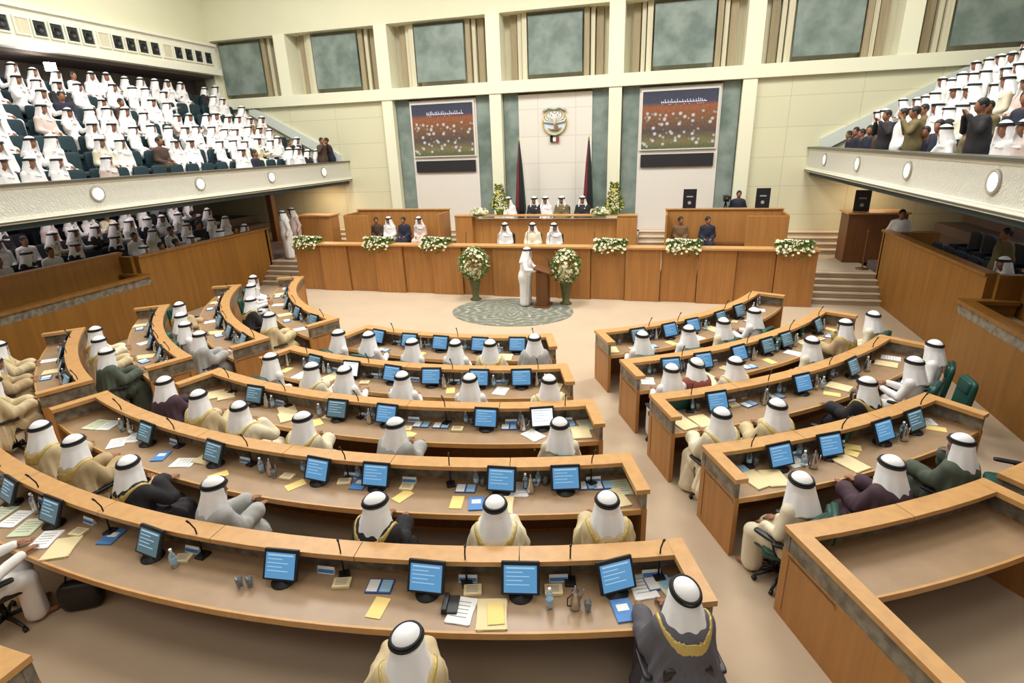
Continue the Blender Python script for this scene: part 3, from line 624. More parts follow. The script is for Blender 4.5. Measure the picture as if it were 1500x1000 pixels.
# ------------------------------------------------------------------ members at the desks
PPL = {  # block, row: (radius, angle, variant, colour, head turn)
 ('m', 5): [(13.98, 10.0, 'c_right', 'beige', .2), (13.66, 18.7, 'c_write', 'grey', .0), (13.78, -9.6, 'w_desk', 'white', -.25)],
 ('m', 4): [(12.36, -17.2, 'c_desk', 'beige', .2), (12.34, -13.2, 'c_desk', 'tan', .1), (12.38, -7.5, 'c_left', 'black', -.2), (12.42, -2.0, 'c_right', 'palegrey', -.4), (12.42, 6.5, 'c_right', 'black', -.2), (12.42, 12.3, 'c_desk', 'cream', 0), (12.40, 17.3, 'c_desk', 'beige', 0)],
 ('m', 3): [(10.75, -17.6, 'c_desk', 'purple', .2), (10.82, -12.3, 'c_desk', 'beige', .2), (10.86, -7.2, 'c_left', 'cream', 0), (10.92, -2.1, 'c_right', 'cream', 0), (10.85, 4.6, 'c_right', 'palegrey', -.3), (10.88, 15.9, 'w_desk', 'cream', 0)],
 ('m', 2): [(9.32, -14.3, 'w_turn', 'white', 0), (9.40, -8.2, 'c_right', 'cream', -.2), (9.42, -4.1, 'w_desk', 'white', 0), (9.45, 2.2, 'w_desk', 'white', .1), (9.45, 8.6, 'w_desk', 'white', 0), (9.48, 15.8, 'c_desk', 'cream', .1)],
 ('m', 1): [(7.90, -13.4, 'w_turn', 'white', -.2), (7.85, -8.4, 'w_desk', 'white', 0), (7.95, -1.4, 'w_turn', 'white', -.1), (7.95, 4.7, 'w_desk', 'white', 0), (7.88, 9.2, 'c_desk', 'cream', 0), (7.62, 14.9, 'c_desk', 'palegrey', 0)],
 ('r', 1): [(7.93, 29.0, 'w_desk', 'white', 0), (7.92, 35.4, 'w_turn', 'white', 0), (7.9, 41.6, 'w_turn', 'cream', .2), (7.85, 49.2, 'w_desk', 'white', .1)],
 ('r', 2): [(9.48, 27.2, 'w_desk', 'white', 0), (9.42, 30.0, 'c_write', 'red', .1), (9.5, 33.6, 'c_desk', 'cream', 0), (9.42, 44.1, 'w_turn', 'cream', .1), (9.25, 53.0, 'c_left', 'tan', 0), (9.45, 57.6, 'w_turn', 'cream', 0)],
 ('r', 3): [(10.92, 26.7, 'c_desk', 'cream', .1), (10.92, 30.9, 'c_desk', 'beige', 0), (10.85, 39.8, 'c_left', 'black', .1), (10.7, 51.6, 'w_turn', 'white', .3), (10.85, 46.4, 'w_desk', 'white', .2)],
 ('r', 4): [(12.42, 26.4, 'w_turn', 'cream', .3), (12.42, 31.6, 'c_desk', 'purple', .1), (12.35, 37.0, 'c_left', 'olive', .1)],
 ('l', 1): [(7.85, -62.5, 'w_turn', 'white', 0), (7.82, -54, 'w_desk', 'white', 0), (7.85, -42.5, 'c_desk', 'black', 0), (7.92, -30.0, 'c_desk', 'beige', 0)],
 ('l', 2): [(9.3, -46.0, 'c_left', 'tan', 0), (9.38, -39.6, 'w_desk', 'white', 0), (9.38, -34.7, 'w_turn', 'white', 0), (9.38, -29.0, 'c_right', 'palegrey', 0)],
 ('l', 3): [(10.85, -40.0, 'c_desk', 'cream', 0), (10.82, -35.4, 'c_desk', 'beige', 0), (10.82, -30.4, 'c_desk', 'olive', 0)],
 ('l', 4): [(12.35, -40.5, 'c_desk', 'beige', 0), (12.35, -35.5, 'c_right', 'tan', 0), (12.38, -29.5, 'c_desk', 'beige', 0)],
}
BN = dict(m='middle', r='right', l='left')
CNAME = dict(white='white robe', beige='beige cloak', cream='cream cloak', brown='brown cloak', black='black cloak', grey='dark grey cloak', palegrey='pale grey cloak', purple='dark purple cloak', olive='olive cloak', tan='tan cloak', red='reddish cloak')
def akey(b): return (lambda a: -a) if b in ('m', 'l') else (lambda a: a)
for (b, row), L_ in PPL.items():
    L_ = sorted(L_, key=lambda q: akey(b)(q[1]))
    for i, (r, a, v, col, dt) in enumerate(L_):
        cn = CNAME[col] if v[0] == 'c' or col == 'white' else {'cream': 'cream robe'}.get(col, CNAME[col])
        person(v, (*pol(r, a), 0), math.radians(a)+dt, 'person in %s and white headcloth, %s from the aisle, %s %s desk' % (cn, ordn(i+1), RN[row], BN[b]), col, group='assembly members at the %s desks' % BN[b], scale=.97)
        ch_ = (low_chair if v[0] == 'c' else chair)(r-(.05 if v[0] == 'c' else .13), a, 'swivel chair under the %s person from the aisle, %s %s desk' % (ordn(i+1), RN[row], BN[b]), dt)
        if (b, row) == ('m', 5):
            for w_ in ch_.children:
                if w_.name.startswith(('seat', 'backrest')): setmat(w_, M_black)

# ------------------------------------------------------------------ things on the desks
M_lcd = mat('blue_lcd', (.02, .03, .05), .3, emit=H('5E9CCB'), es=.8)
M_lcd2 = mat('dim_lcd', (.05, .07, .08), .3, emit=H('5C7E88'), es=.55)
M_lcdw = mat('white_lcd', (.3, .3, .3), .3, emit=(.9, .95, .95), es=.9)
M_ui = mat('screen_ui', (.1, .1, .1), .4, emit=H('A6D0EC'), es=.8)
def make_monitor(scr, label='x'):
    t = thing('monitor', label, 'monitor', (0, 0, 0), 0, 'flat monitors on the desks')
    Mx = Matrix.Translation((0, 0, .06)) @ Matrix.Rotation(-.45, 4, 'X')     # screen faces -Y (towards the sitter), tipped back
    h = MB().box(-.17, .17, 0, .035, 0, .285, Mx).build('housing', M_black, t); bevel(h, .008)
    MB().box(-.145, .145, -.003, .0, .02, .25, Mx).build('screen', scr, t)
    q = MB()
    for k in range(4): q.box(-.125, .02+.03*(k % 2)*2, -.0045, -.003, .19-.035*k, .197-.035*k, Mx)
    q.box(-.125, .125, -.0045, -.003, .222, .236, Mx); q.build('screen_content', M_ui if scr is not M_lcdw else mat('ui_grey', (.2, .2, .2), .4, emit=(.5, .6, .65), es=.8), t)
    bevel(MB().box(-.10, .10, .03, .07, .04, .2, Mx).build('back_cover', M_black, t), .02)
    MB().lathe([(.11, 0), (.11, .012), (.03, .02), (.025, .07)], 16, Matrix.Translation((0, .06, 0))).build('stand', M_black, t, True)
    return t
MON = {k: make_monitor(m) for k, m in (('b', M_lcd), ('d', M_lcd2), ('w', M_lcdw))}; MUSED = set()
def use_proto(dic, used, k, loc, rz, label, group=None):
    if k not in used: used.add(k); o = dic[k]; o.location = loc; o.rotation_euler = (0, 0, rz); o['label'] = label
    else: o = copy_tree(dic[k], loc, rz, label)
    if group: o['group'] = group
    return o
MONS = {('m', 5): [(-23.5, 'd'), (-19.3, 'd'), (-14, 'd'), (-9.9, 'd'), (-3.1, 'd'), (3.6, 'b'), (9.7, 'b'), (13.4, 'b'), (17.2, 'b', .25)][1:],
 ('m', 4): [(-13.8, 'd'), (-6.9, 'd'), (1.0, 'b'), (4.8, 'b'), (12.2, 'b'), (15.9, 'b')], ('m', 3): [(-11.9, 'd'), (-2.6, 'd'), (2.0, 'b'), (10.4, 'b'), (15.0, 'w')],
 ('m', 2): [(-12.9, 'd'), (-7.2, 'w'), (-1.8, 'b'), (3.1, 'b'), (8.5, 'b'), (13.2, 'b')], ('m', 1): [(-12.0, 'b'), (-5.7, 'b'), (-.2, 'b'), (6.3, 'b'), (12.3, 'b')],
 ('r', 1): [(32.2, 'd'), (38.2, 'b'), (43.1, 'b'), (50.2, 'd'), (56, 'd')], ('r', 2): [(30.2, 'b'), (34.5, 'b'), (39.8, 'b'), (44.6, 'd'), (48.3, 'd'), (56.7, 'd')],
 ('r', 3): [(29.8, 'b'), (38.9, 'b'), (46.1, 'd')], ('r', 4): [(29.0, 'b'), (32.6, 'b'), (37.1, 'b'), (40.2, 'd')],
 ('l', 1): [(-58, 'd'), (-48, 'd'), (-38, 'd'), (-30, 'd')], ('l', 2): [(-56, 'd'), (-49, 'd'), (-42, 'd'), (-35, 'd'), (-29, 'd')], ('l', 3): [(-50, 'd'), (-44, 'd'), (-38, 'd'), (-32, 'd')], ('l', 4): [(-45, 'd'), (-40, 'd'), (-35, 'd'), (-30, 'd')]}
for (b, row), L_ in MONS.items():
    L_ = sorted(L_, key=lambda q: akey(b)(q[0]))
    for i, e in enumerate(L_):
        r = ROWR[row]+.37
        use_proto(MON, MUSED, e[1], (*pol(r, e[0]), DZ), math.radians(e[0])+(e[2] if len(e) > 2 else random.uniform(-.12, .12)), '%s-screened black monitor, %s from the aisle, %s %s desk' % ({'b': 'blue', 'd': 'dim', 'w': 'white'}[e[1]], ordn(i+1), RN[row], BN[b]))
# goose-neck microphones
def make_mic():
    t = thing('microphone', 'x', 'microphone', (0, 0, 0), 0, 'goose-neck microphones on the desks')
    bevel(MB().box(-.05, .05, -.06, .06, 0, .03).build('base', M_black, t), .006)
    MB().tube([(0, 0, .03), (0, .0, .22), (0, -.01, .34), (0, -.05, .44)], [.009, .008, .0075, .007], 6).build('neck', M_blackm, t, True)
    MB().tube([(0, -.048, .435), (0, -.07, .475)], [.010, .011], 8).build('mic_head', M_black, t, True)
    return t
MIC = {'m': make_mic()}; MICU = set(); MICP = {}
for (b, row), L_ in MONS.items():
    a0, a1 = {'m': MIDE, 'r': RGE, 'l': LFE}[b][row]; a0 = max(a0, -21) if b == 'm' else a0
    n = max(3, int(math.radians(a1-a0)*ROWR[row]/1.15)); pts = []
    for i in range(n):
        a = a0+(a1-a0)*(i+.42)/n
        while any(abs(a-e[0])*math.radians(1)*ROWR[row] < .27 for e in L_): a += math.degrees(.06/ROWR[row])
        pts.append(a)
    if (b, row) == ('m', 5): pts = [-20.8, -16.3, -11.9, -6.6, -.9, 6.0, 11.2, 15.4, 19.0]
    MICP[(b, row)] = pts
    for i, a in enumerate(sorted(pts, key=akey(b))):
        if a > a1-.6 and (b, row) != ('m', 5): continue
        use_proto(MIC, MICU, 'm', (*pol(ROWR[row]+.17, a), DZ), math.radians(a)+random.uniform(-.5, .5), 'black goose-neck microphone, %s from the aisle, %s %s desk' % (ordn(i+1), RN[row], BN[b]))
# papers, folders, booklets, bottles and glasses
def make_sheet(nm, cat, m, w, d, h, extra=None):
    t = thing(nm, 'x', cat, (0, 0, 0), 0)
    if nm == 'paper_stack':
        q = MB()
        for k in range(3):
            q.box(-w/2, w/2, -d/2, d/2, h*k/3, h*(k+.8)/3, Matrix.Rotation((-.06, .05, -.02)[k], 4, 'Z'))
        q.build('sheets', m, t)
    else: bevel(MB().box(-w/2, w/2, -d/2, d/2, 0, h).build('cover', m, t), .002)
    if extra: extra(t, w, d, h)
    return t
def lines(t, w, d, h):
    q = MB()
    for k in range(5): q.box(-w*.36, w*.30, d*.3-k*d*.14, d*.3-k*d*.14+.006, h, h+.0012)
    q.build('printed_lines', mat('print_grey', (.25, .25, .27), .7), t)
def lab(t, w, d, h): MB().box(-w*.3, w*.3, -d*.05, d*.25, h, h+.002).build('label', M_paperc['white'], t)
def pages(t, w, d, h):
    MB().box(-w*.46, -.01, -d*.42, d*.42, h, h+.004).build('page', M_paperc['white'], t); MB().box(.01, w*.46, -d*.42, d*.42, h, h+.004).build('page', M_paperc['lightblue'], t)
IT = {}
IT['white_papers'] = (make_sheet('paper_stack', 'papers', M_paperc['white'], .21, .29, .012, lines), 'white papers with printed lines')
IT['beige_papers'] = (make_sheet('paper_stack', 'papers', M_paperc['beige'], .25, .33, .02), 'stack of beige papers')
IT['green_papers'] = (make_sheet('paper_stack', 'papers', M_paperc['palegreen'], .23, .30, .014, lines), 'pale green papers')
IT['yellow_folder'] = (make_sheet('folder', 'folder', M_paperc['yellow'], .14, .23, .006), 'small yellow folder')
IT['blue_booklet'] = (make_sheet('booklet', 'booklet', M_paperc['navy'], .24, .17, .012, pages), 'open blue booklet with white page')
IT['blue_book'] = (make_sheet('book', 'book', M_paperc['blue'], .17, .24, .015, lab), 'light blue book with white label')
IT['notepad'] = (make_sheet('notepad', 'notepad', M_paperc['beige'], .16, .12, .03, lines), 'thick cream notepad')
def make_bottle():
    t = thing('water_bottle', 'x', 'bottle'); MB().lathe([(.028, 0), (.032, .01), (.032, .12), (.026, .15), (.012, .175), (.012, .19)], 14).build('body', M_glass, t, True)
    MB().lathe([(.033, .05), (.033, .10)], 14).build('label', M_paperc['lightblue'], t); MB().lathe([(.014, .188), (.014, .208)], 10).build('cap', M_paperc['white'], t); return t
def make_glass():
    t = thing('drinking_glass', 'x', 'glass'); MB().lathe([(.026, 0), (.034, .10), (.031, .10), (.024, .008)], 16).build('cup', M_glass, t, True); MB().lathe([(.0245, .01), (.028, .055)], 14).build('water', mat('water', (.8, .88, .92), .03, trans=.9), t, True); return t
def make_flask():
    t = thing('coffee_pot', 'x', 'pot'); MB().lathe([(.045, 0), (.05, .02), (.042, .10), (.028, .15), (.032, .18), (.012, .20), (.010, .22), (.004, .235)], 16).build('body', M_chrome, t, True)
    MB().tube([(.04, 0, .06), (.085, 0, .11), (.09, 0, .16)], [.012, .008, .005], 6).build('spout', M_chrome, t, True); MB().tube([(-.03, 0, .16), (-.08, 0, .14), (-.08, 0, .06), (-.045, 0, .04)], .006, 6).build('handle', M_black, t, True); return t
IT['bottle'] = (make_bottle(), 'clear water bottle with pale label'); IT['glass'] = (make_glass(), 'clear drinking glass'); IT['pot'] = (make_flask(), 'silver coffee pot')
def make_phone():
    t = thing('telephone', 'x', 'telephone'); bevel(MB().box(-.07, .07, -.1, .1, 0, .03).build('base', M_black, t), .008); bevel(MB().box(-.065, -.02, -.1, .1, .03, .06).build('handset', M_black, t), .01); return t
IT['phone'] = (make_phone(), 'small black desk telephone')
IU = set(); PLACED = []
def at_px(b, row, key, a, dr, rot=0): PLACED.append((b, row, key, a, dr, rot))
# measured layout of the two nearest middle desks and nearest right desk; (angle, distance from the rail, turn)
for key, a, dr, rot in (('blue_booklet', 7.7, .26, .05), ('yellow_folder', 8.0, .50, -.1), ('white_papers', 11.2, .49, -.15), ('beige_papers', 12.35, .53, .05), ('yellow_folder', 12.5, .535, .1), ('notepad', 11.5, .27, .1), ('notepad', 14.7, .27, 0), ('notepad', 6.1, .27, .2),
        ('phone', 10.75, .44, 0), ('bottle', 14.5, .45, 0), ('pot', 15.45, .46, .5), ('glass', 15.9, .50, 0), ('blue_book', 17.2, .52, .1), ('white_papers', 18.2, .27, .1), ('blue_booklet', 18.9, .24, .1), ('green_papers', 19.45, .35, .3), ('glass', 2.4, .42, 0), ('glass', 2.0, .44, 0),
        ('notepad', -1.6, .26, .3), ('notepad', -8.0, .3, .2), ('blue_book', -6.2, .22, .3), ('white_papers', -9.0, .50, .5), ('green_papers', -10.8, .46, .5), ('white_papers', -12.2, .44, .4), ('green_papers', -13.4, .48, .4), ('pot', -11.8, .26, 0), ('bottle', -12.3, .24, 0), ('glass', -11.2, .22, 0), ('beige_papers', -7.6, .52, .6), ('bottle', -2.5+.9, .36, 0),
        ('pot', -17.6, .3, 0), ('white_papers', -18.3, .45, .3)): at_px('m', 5, key, a, dr, rot)
for key, a, dr, rot in (('blue_booklet', 10.1, .24, 0), ('yellow_folder', 9.8, .50, 0), ('blue_book', 10.9, .52, .1), ('beige_papers', 12.3, .56, 0), ('pot', 13.9, .30, 0), ('bottle', 13.6, .24, 0), ('white_papers', 13.2, .25, 0), ('blue_booklet', 17.2, .22, 0), ('blue_booklet', 18.1, .23, 0), ('green_papers', 19.1, .3, .1), ('beige_papers', 18.5, .50, .2),
        ('yellow_folder', 6.6, .43, -.5), ('notepad', 6.6, .27, 0), ('blue_book', 3.6, .26, 0), ('notepad', 2.6, .26, .3), ('yellow_folder', -.2, .42, -.6), ('pot', -2.4, .30, 0), ('bottle', -3.2, .28, 0), ('glass', -2.0, .34, 0), ('notepad', -1.2, .3, 0), ('yellow_folder', -5.6, .50, -.6), ('white_papers', -9.0, .43, -1.2), ('beige_papers', -8.0, .22, .1),
        ('blue_book', -11.2, .44, .5), ('white_papers', -15.6, .3, .6), ('pot', -16.5, .25, 0), ('bottle', -17.5, .28, 0), ('white_papers', -19.4, .3, .5), ('green_papers', -20.4, .40, .4), ('white_papers', -15.9, .50, .9)): at_px('m', 4, key, a, dr, rot)
for key, a, dr, rot in (('blue_booklet', 26.6, .22, 0), ('beige_papers', 26.9, .45, .2), ('beige_papers', 28.0, .48, -.2), ('white_papers', 30.3, .22, 0), ('pot', 30.9, .42, 0), ('bottle', 30.5, .35, 0), ('yellow_folder', 34.2, .30, .5), ('yellow_folder', 34.9, .22, .8), ('beige_papers', 33.2, .52, .1), ('pot', 38.6, .38, 0), ('bottle', 39.0, .30, 0), ('glass', 38.1, .34, 0), ('yellow_folder', 41.9, .40, .6), ('white_papers', 42.2, .2, .9)): at_px('r', 4, key, a, dr, rot)
for key, a, dr, rot in (('white_papers', 26.2, .25, 0), ('beige_papers', 26.2, .50, .2), ('beige_papers', 27.8, .50, .1), ('notepad', 31.8, .22, 0), ('blue_booklet', 33.2, .26, .2), ('pot', 34.4, .34, 0), ('bottle', 34.9, .28, 0), ('blue_booklet', 36.4, .22, 0), ('pot', 40.8, .28, 0), ('bottle', 41.3, .34, 0), ('beige_papers', 42.8, .44, .3), ('yellow_folder', 41.0, .54, .6), ('pot', 48.5, .32, 0), ('bottle', 49.2, .26, 0), ('beige_papers', 51.5, .4, .3), ('white_papers', 53.6, .34, .3)): at_px('r', 3, key, a, dr, rot)
for key, a, dr, rot in (('blue_booklet', 4.9, .24, 0), ('blue_booklet', 6.6, .24, 0), ('blue_booklet', 12.3, .25, 0), ('notepad', 8.1, .34, 0), ('notepad', 3.9, .4, .2), ('yellow_folder', 4.3, .52, 1.2), ('white_papers', 14.2, .50, .7), ('pot', 13.4, .35, 0), ('glass', 13.0, .3, 0), ('blue_booklet', 17.0, .22, 0), ('beige_papers', 17.9, .48, 0), ('green_papers', 18.6, .27, .1), ('white_papers', 16.2, .5, .1), ('pot', .4, .3, 0), ('bottle', -4.6, .28, 0), ('notepad', -3.6, .3, 0),
        ('yellow_folder', -4.1, .46, .9), ('beige_papers', -7.2, .45, .9), ('beige_papers', -8.2, .28, .9), ('pot', -10.5, .3, 0), ('bottle', -9.9, .28, 0), ('beige_papers', -16.3, .30, 1.0), ('beige_papers', -17.4, .36, 1.0)): at_px('m', 3, key, a, dr, rot)
rnd = random.Random(11)
for (b, row) in (('m', 2), ('m', 1), ('r', 1), ('r', 2), ('l', 1), ('l', 2), ('l', 3), ('l', 4)):
    a0, a1 = {'m': MIDE, 'r': RGE, 'l': LFE}[b][row]; R_ = ROWR[row]; a = a0+1.3
    ks = ['white_papers', 'pot', 'bottle', 'beige_papers', 'glass', 'notepad', 'blue_booklet', 'pot', 'yellow_folder', 'bottle'] if b != 'l' else ['pot', 'bottle', 'white_papers', 'glass', 'bottle', 'pot', 'beige_papers', 'blue_booklet', 'bottle', 'glass']
    k = rnd.randrange(len(ks)); near = [e[0] for e in MONS[(b, row)]]
    while a < a1-1:
        wide = ks[k % len(ks)] in ('white_papers', 'beige_papers', 'blue_booklet', 'notepad', 'yellow_folder')
        cl_ = any(abs(a-e)*PI/180*R_ < (.30 if wide else .2) for e in near)
        if not cl_:
            at_px(b, row, ks[k % len(ks)], a, (rnd.uniform(.36, .50) if wide else rnd.uniform(.22, .36)), rnd.uniform(-.4, .4) if wide else 0); a += math.degrees((.26 if wide else .13)/R_); k += 1
        else:
            if wide and rnd.random() < .35: at_px(b, row, ks[k % len(ks)], a, .55, rnd.uniform(-.2, .2)); k += 1; a += math.degrees(.3/R_)
            else: a += math.degrees(.05/R_)
def make_plate():
    t = thing('name_plate', 'x', 'name plate'); MB().add([(-.085, -.025, 0), (.085, -.025, 0), (-.085, .025, 0), (.085, .025, 0), (-.085, 0, .07), (.085, 0, .07)], [(0, 1, 5, 4), (2, 4, 5, 3), (0, 2, 3, 1), (0, 4, 2), (1, 3, 5)]).build('card', M_paperc['white'], t)
    MB().box(-.08, .08, -.001, .0005, .012, .045, Matrix.Translation((0, -.026, 0)) @ Matrix.Rotation(-.34, 4, 'X')).build('blue_strip', M_paperc['blue'], t); return t
IT['plate'] = (make_plate(), 'white tent name plate with blue strip')
for (b, row), L_ in MONS.items():
    for e in L_:
        a0, a1 = {'m': MIDE, 'r': RGE, 'l': LFE}[b][row]; a = e[0]+math.degrees(.34/ROWR[row])
        if a < a1-1.2: at_px(b, row, 'plate', a, .14, 0)
        a = e[0]-math.degrees(.30/ROWR[row])
        if row < 5 and a > a0+1 and random.random() < .8: at_px(b, row, 'bottle', a, .15, 0); at_px(b, row, 'glass', a+math.degrees(.08/ROWR[row]), .17, 0)
from collections import defaultdict
grp = defaultdict(list)
for p in PLACED: grp[(p[0], p[1], p[2])].append(p)
for (b, row, key), L_ in grp.items():
    proto, desc = IT[key]
    for i, (_, _, _, a, dr, rot) in enumerate(sorted(L_, key=lambda q: akey(b)(q[3]))):
        loc = (*pol(ROWR[row]+dr, a), DZ+.001+(.022 if (key == 'yellow_folder' and row == 5 and a > 12) else 0)); lb = '%s, %s from the aisle, %s %s desk' % (desc, ordn(i+1), RN[row], BN[b]); rz = math.radians(a)+rot
        if key not in IU: IU.add(key); proto.location = loc; proto.rotation_euler = (0, 0, rz); proto['label'] = lb; o = proto
        else: o = copy_tree(proto, loc, rz, lb)
        o['group'] = desc+'s on the desks' if not desc.endswith('s') else desc+' on the desks'

bx_, by_ = pol(13.2, -7.4)
t = thing('shoulder_bag', 'black bag on the floor under the nearest middle desk, beside the white-robed person', 'bag', (bx_, by_, 0), .5)
q = MB(); sell(q, (0, 0, .17), (.20, .09, .17), e=.5); q.build('body', M_black, t, True); MB().tube([(-.12, 0, .3), (-.08, 0, .42), (.08, 0, .42), (.12, 0, .3)], .012, 6).build('strap', M_black, t, True)
# ------------------------------------------------------------------ front podium
t = thing('front_podium', 'long oak panelled podium desk across the chamber front', 'desk', (0, 0, 0))
xs = [CX-8.1]; 
while xs[-1] < CX+8.0: xs.append(xs[-1]+1.0125)
for i in range(16):
    x0 = CX-8.1+i*1.0125; off = .08 if i % 2 else 0
    bevel(MB().box(x0+.008, x0+1.0045, 16.32-off, 16.5, 0, 1.55).build('panel', M_wood, t), .006)
MB().box(CX-8.12, CX+8.12, 16.16, 16.62, 1.55, 1.60).build('top_rail', M_rail, t); MB().box(CX-8.05, CX+8.05, 16.6, 17.0, 1.40, 1.44).build('worktop', M_top, t)
MB().box(CX+8.0, CX+8.1, 16.5, 17.3, 0, 1.55).build('end_panel', M_wood, t); MB().box(CX-8.1, CX-8.0, 16.5, 17.3, 0, 1.55).build('end_panel', M_wood, t)
# medallion rug
def rug():
    m = mat('medallion_rug', H('7E8478'), .95); nt = m.node_tree; b = nt.nodes['Principled BSDF']; N = nt.nodes.new; L = nt.links.new
    tc = N('ShaderNodeTexCoord'); mp = N('ShaderNodeMapping'); mp.inputs['Scale'].default_value = (1/1.75, 1/1.38, 1); L(tc.outputs['Object'], mp.inputs[0])
    gr = N('ShaderNodeSeparateXYZ'); L(mp.outputs[0], gr.inputs[0])
    at = N('ShaderNodeMath'); at.operation = 'ARCTAN2'; L(gr.outputs[0], at.inputs[0]); L(gr.outputs[1], at.inputs[1])
    ln = N('ShaderNodeVectorMath'); ln.operation = 'LENGTH'; L(mp.outputs[0], ln.inputs[0])
    s1 = N('ShaderNodeMath'); s1.operation = 'MULTIPLY'; s1.inputs[1].default_value = 10; L(at.outputs[0], s1.inputs[0])
    s2 = N('ShaderNodeMath'); s2.operation = 'SINE'; L(s1.outputs[0], s2.inputs[0])
    s3 = N('ShaderNodeMath'); s3.operation = 'MULTIPLY'; s3.inputs[1].default_value = 34; L(ln.outputs['Value'], s3.inputs[0])
    s4 = N('ShaderNodeMath'); s4.operation = 'MULTIPLY_ADD'; s4.inputs[1].default_value = 2.2; L(s2.outputs[0], s4.inputs[0]); L(s3.outputs[0], s4.inputs[2])
    s5 = N('ShaderNodeMath'); s5.operation = 'SINE'; L(s4.outputs[0], s5.inputs[0])
    nz = N('ShaderNodeTexNoise'); nz.inputs['Scale'].default_value = 9; L(tc.outputs['Object'], nz.inputs['Vector'])
    ad = N('ShaderNodeMath'); ad.operation = 'MULTIPLY_ADD'; ad.inputs[1].default_value = 3.0; L(nz.outputs['Fac'], ad.inputs[0]); L(s5.outputs[0], ad.inputs[2])
    rp = N('ShaderNodeValToRGB'); rp.color_ramp.elements[0].position = .25; rp.color_ramp.elements[0].color = (*H('6C6E60'), 1); rp.color_ramp.elements[1].position = .97; rp.color_ramp.elements[1].color = (*H('C4C0AC'), 1)
    e = rp.color_ramp.elements.new(.80); e.color = (*H('84857A'), 1); dv = N('ShaderNodeMath'); dv.operation = 'MULTIPLY_ADD'; dv.inputs[1].default_value = .28; dv.inputs[2].default_value = .12; L(ad.outputs[0], dv.inputs[0]); L(dv.outputs[0], rp.inputs[0]); L(rp.outputs[0], b.inputs['Base Color']); return m
q = MB().lathe([(1, 0), (1, .012)], 64, Matrix.Diagonal((1.75, 1.38, 1, 1))); o = q.build('medallion_rug', rug()); o.location = (CX, 14.67, .001); tag(o, 'round grey-green medallion rug before the podium', 'rug')
# lectern and speaker
t = thing('lectern', 'dark wooden lectern where the standing speaker reads', 'lectern', (-3.28, 15.35, 0), -PI/2)
bevel(MB().box(-.3, .3, -.22, .22, 0, .05).build('base', M_dark, t), .01); bevel(MB().box(-.24, .24, -.16, .16, .05, 1.05).build('body', M_dark, t), .01)
bevel(MB().box(-.3, .3, -.24, .24, 0, .04, Matrix.Translation((0, 0, 1.08)) @ Matrix.Rotation(-.3, 4, 'X')).build('reading_top', M_dark, t), .008)
for sx in (-.08, .08): MB().tube([(sx, .2, 1.15), (sx, .18, 1.35), (sx*.6, .05, 1.46)], .007, 6).build('microphone', M_black, t, True)
person('s_speak', (-3.80, 15.35, .0), -PI/2-.15, 'person in white robe standing and speaking at the lectern', 'white', scale=1.0)
# flowers: heads are one countless mass per arrangement
def foliage_mesh(name, n, fn, rnd, leaf=.05, m=M_leaf):
    q = MB()
    for _ in range(n):
        c, d = fn(rnd); d = Vector(d).normalized(); a = d.orthogonal().normalized(); a.rotate(Matrix.Rotation(rnd.uniform(0, 6.28), 3, d)); b = d.cross(a); L = leaf*rnd.uniform(.7, 1.4); c = Vector(c)
        q.add([c, c+d*L*.5+a*L*.22+b*.004, c+d*L, c+d*L*.5-a*L*.22+b*.004, c+d*L*.5-b*L*.08], [(0, 1, 4), (1, 2, 4), (2, 3, 4), (3, 0, 4)])
    return q.mesh(name, m)
def bloom_mesh(name, n, fn, rnd, r=.03, m=M_flower):
    q = MB()
    for _ in range(n):
        c, d = fn(rnd); d = Vector(d).normalized(); Mx = Matrix.Translation(Vector(c)+d*.03) @ d.to_track_quat('Z', 'Y').to_matrix().to_4x4(); s = r*rnd.uniform(.7, 1.3)
        vs = [(0, 0, 0)]; fs = []
        for k in range(10):
            a = 2*PI*k/10; rr_ = s*(1.25 if k % 2 else .7); vs.append((rr_*math.cos(a), rr_*math.sin(a), s*.6 if k % 2 else s*.3))
        for k in range(10): fs.append((0, 1+k, 1+(k+1) % 10))
        q.add([Mx @ Vector(v) for v in vs], fs); q.ball((0, 0, s*.25), s*.35, 6, 4, Mx)
    return q.mesh(name, m, False)
def f_egg(rx, ry, rz, zc):
    def f(r):
        u = r.uniform(-1, 1); a = r.uniform(0, 2*PI); s = math.sqrt(1-u*u); k = r.uniform(.75, 1); return (rx*s*math.cos(a)*k, ry*s*math.sin(a)*k, zc+rz*u*k), (s*math.cos(a), s*math.sin(a), u*.8+.2)
    return f
def f_box(L, W_, hh, droop):
    def f(r):
        x = r.uniform(-L, L); y = r.uniform(-W_, W_); z = hh*(1-(y/W_)**2)*r.uniform(.6, 1)-(droop*r.random() if y < -W_*.5 else 0); return (x, y, z), (x*.4, y*2-.2, .5)
    return f
FR = random.Random(5)
fl_leaf = foliage_mesh('foliage', 520, f_egg(.42, .36, .44, 1.12), FR, .12); fl_bloom = bloom_mesh('blooms', 230, f_egg(.45, .39, .47, 1.14), FR, .042)
for i, (x, y) in enumerate(((-5.5, 15.75), (-2.66, 15.65))):
    t = thing('flower_stand', 'tall bouquet of cream flowers on a stand, %s of the lectern' % ('left' if i == 0 else 'right'), 'flowers', (x, y, 0), i*1.3, 'tall bouquets by the lectern')
    MB().lathe([(.17, 0), (.18, .03), (.10, .10), (.13, .35), (.17, .62), (.14, .66)], 16).build('pot', mat('basket_green', H('5A5C38'), .7, noise=.2, scale=20), t, True); link('foliage', fl_leaf, t); link('blooms', fl_bloom, t)
bl_leaf = foliage_mesh('foliage', 420, f_box(.46, .22, .16, .30), FR, .10); bl_bloom = bloom_mesh('blooms', 210, f_box(.46, .22, .20, .22), FR, .036)
fx = [-11.6, -8.95, -6.95, -1.45, .60, 3.45]
